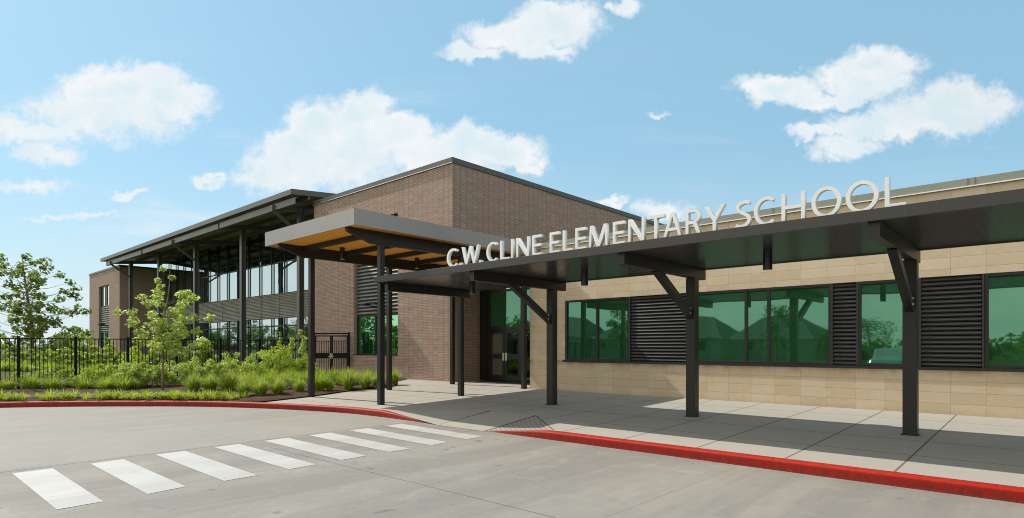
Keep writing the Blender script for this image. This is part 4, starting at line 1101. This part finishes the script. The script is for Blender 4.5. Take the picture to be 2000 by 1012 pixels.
me=bpy.data.meshes.new('border_ground_cover'); me.from_pydata(np.concatenate(V).tolist(),[],F); me.update(); me.materials.append(M['blade_green'])
o=bpy.data.objects.new('border_ground_cover',me); COL.objects.link(o); tag(o,'low yellow-green strappy ground cover along the curved red kerb','ground cover',kind='stuff')
for m_ in LM: bpy.data.meshes.remove(m_)
# loose meadow growth behind the fence
V=[];F=[];b=0
for i in range(900):
    px=rg.uniform(-60,330); d=rg.uniform(26,40); x,y=spot(px,d)
    if x>-28.0 or y>15.6: continue
    vv,ff=arrs[int(rg.integers(4))]; a=rg.uniform(0,6.28); s=rg.uniform(1.0,2.0); ca,sa=math.cos(a)*s,math.sin(a)*s
    V.append(np.stack([vv[:,0]*ca-vv[:,1]*sa+x,vv[:,0]*sa+vv[:,1]*ca+y,vv[:,2]*s*1.1+max(terr(x,y),.3)],1)); F+=[tuple(b+k for k in f) for f in ff]; b+=len(vv)
me=bpy.data.meshes.new('meadow_grass'); me.from_pydata(np.concatenate(V).tolist(),[],F); me.update(); me.materials.append(M['blade_green'])
o=bpy.data.objects.new('meadow_grass',me); COL.objects.link(o); tag(o,'loose tall grass growing behind the picket fence','grass',kind='stuff')

# ------------------------------------------------------------------ across the drive (seen only mirrored in the windows)
def house(x,y,wd,dp,h,rh,label):
    t_=thing('house',label,'house',(x,y,-.2),0,'houses across the drive')
    m_=MB(); m_.box(x-wd/2,x+wd/2,y-dp/2,y+dp/2,-.3,h); m_.build('wall','house_wall',t_)
    m_=MB(); a=wd/2+.4;b=dp/2+.4
    m_.add([(x-a,y-b,h),(x+a,y-b,h),(x+a,y+b,h),(x-a,y+b,h),(x-a*.35,y,h+rh),(x+a*.35,y,h+rh)],[(0,1,5,4),(1,2,5),(2,3,4,5),(3,0,4),(0,3,2,1)])
    m_.build('roof','house_roof',t_)
    for k in (-.25,.25):
        m_=MB(); m_.box(x+wd*k-.6,x+wd*k+.6,y+dp/2+.001,y+dp/2+.05,1.2,2.4); m_.build('window','frame',t_)
for i,(x,y,wd,h,rh) in enumerate([(-92,-52,17,3.0,4.2),(-65,-57,12,3.0,3.9),(-53,-59,11,2.8,3.2),(-42,-61,11.5,2.8,3.4),(-30.5,-64,12,2.8,3.6)]):
    house(x,y,wd,12,h,rh,['brick house with hipped roof farthest west across the drive','second hipped-roof house across the drive','middle hipped-roof house across the drive','fourth hipped-roof house across the drive','easternmost hipped-roof house across the drive'][i])
x0_=random.Random(5); L=[]
for i in range(1200):
    q=x0_.random(); X_=-340+390*q; H_=(14.5 if X_<-150 else 8.0 if X_<-95 else 3.6)*(.72+.28*math.sin(X_*.11)+.12*math.sin(X_*.37))
    L.append((X_,-76+x0_.uniform(-4,4),x0_.uniform(-.2,H_),x0_.uniform(1.2,2.2)))
o=leaf_mesh('far_treeline',L,36,1.2,'leaf_dark',900,1.0,'leaf',.9); tag(o,'dark far treeline across the drive mirrored in the glass wall','trees',kind='stuff')
rt=[(-38,-30,6.5,4,'slender tree before the middle house'),(-21,-33,6,4.5,'round tree before the fourth house'),(-18,-60,5.4,8,'broad tree on the verge across the drive'),(-24,-63,4.2,6,'second broad tree on the verge across the drive'),(-12.5,-62,4.6,6,'third broad tree on the verge across the drive'),(0.5,-46,5.2,5,'lone open tree on the grass across the drive')]
for i,(x,y,h,wd,lb) in enumerate(rt):
    t_=thing('verge_tree',lb,'tree',(x,y,-.3),0,'trees across the drive'); r2=random.Random(800+i); L=[]
    for k in range(26):
        a=r2.uniform(0,6.28); rr=wd/2*math.sqrt(r2.random()); z=r2.uniform(.25,1); L.append((x+rr*math.cos(a)*(1.15-z*.6),y+rr*math.sin(a)*(1.15-z*.6),-.3+h*z,wd*.14))
    leaf_mesh('crown',L,60,.32,'leaf_dark',820+i,.9,'leaf',.9,parent=t_,loc=(x,y,-.3))
    m_=MB(); m_.limb((x,y,-.3),(x,y,h*.8),.16,.05); m_.build('trunk','bark',t_)
def car(x,y,rz):
    t_=thing('parked_car','silver car parked across the drive','car',(x,y,-.15),rz)
    def T_(v): return v
    prof=[(-2.2,.45),(-2.25,.85),(-2.05,1.02),(-1.75,1.55),(-1.3,1.72),(.5,1.70),(1.15,1.12),(2.1,.98),(2.3,.7),(2.28,.42)]
    m_=MB(); n=len(prof)
    vs=[(x+a,y-.9,z-.15) for a,z in prof]+[(x+a,y+.9,z-.15) for a,z in prof]
    m_.add(vs,[tuple(range(n)),tuple(range(2*n-1,n-1,-1))]+[(i,n+i,n+(i+1)%n,(i+1)%n) for i in range(n)]); m_.build('body','car_paint',t_,bevel=.08)
    m_=MB()
    for s in (-1,1): m_.add([(x-1.6,y+s*.906,.92),(x+.95,y+s*.906,.92),(x+.45,y+s*.906,1.45),(x-1.3,y+s*.906,1.45)],[(0,1,2,3)])
    m_.build('window','glass_dark',t_)
    for a in (-1.4,1.4):
        for s in (-1,1):
            m_=MB(); m_.limb((x+a,y+s*.72,.18),(x+a,y+s*.93,.18),.33,.33,18); m_.build('wheel','tyre',t_)
car(-7.5,-13.2,R(90))
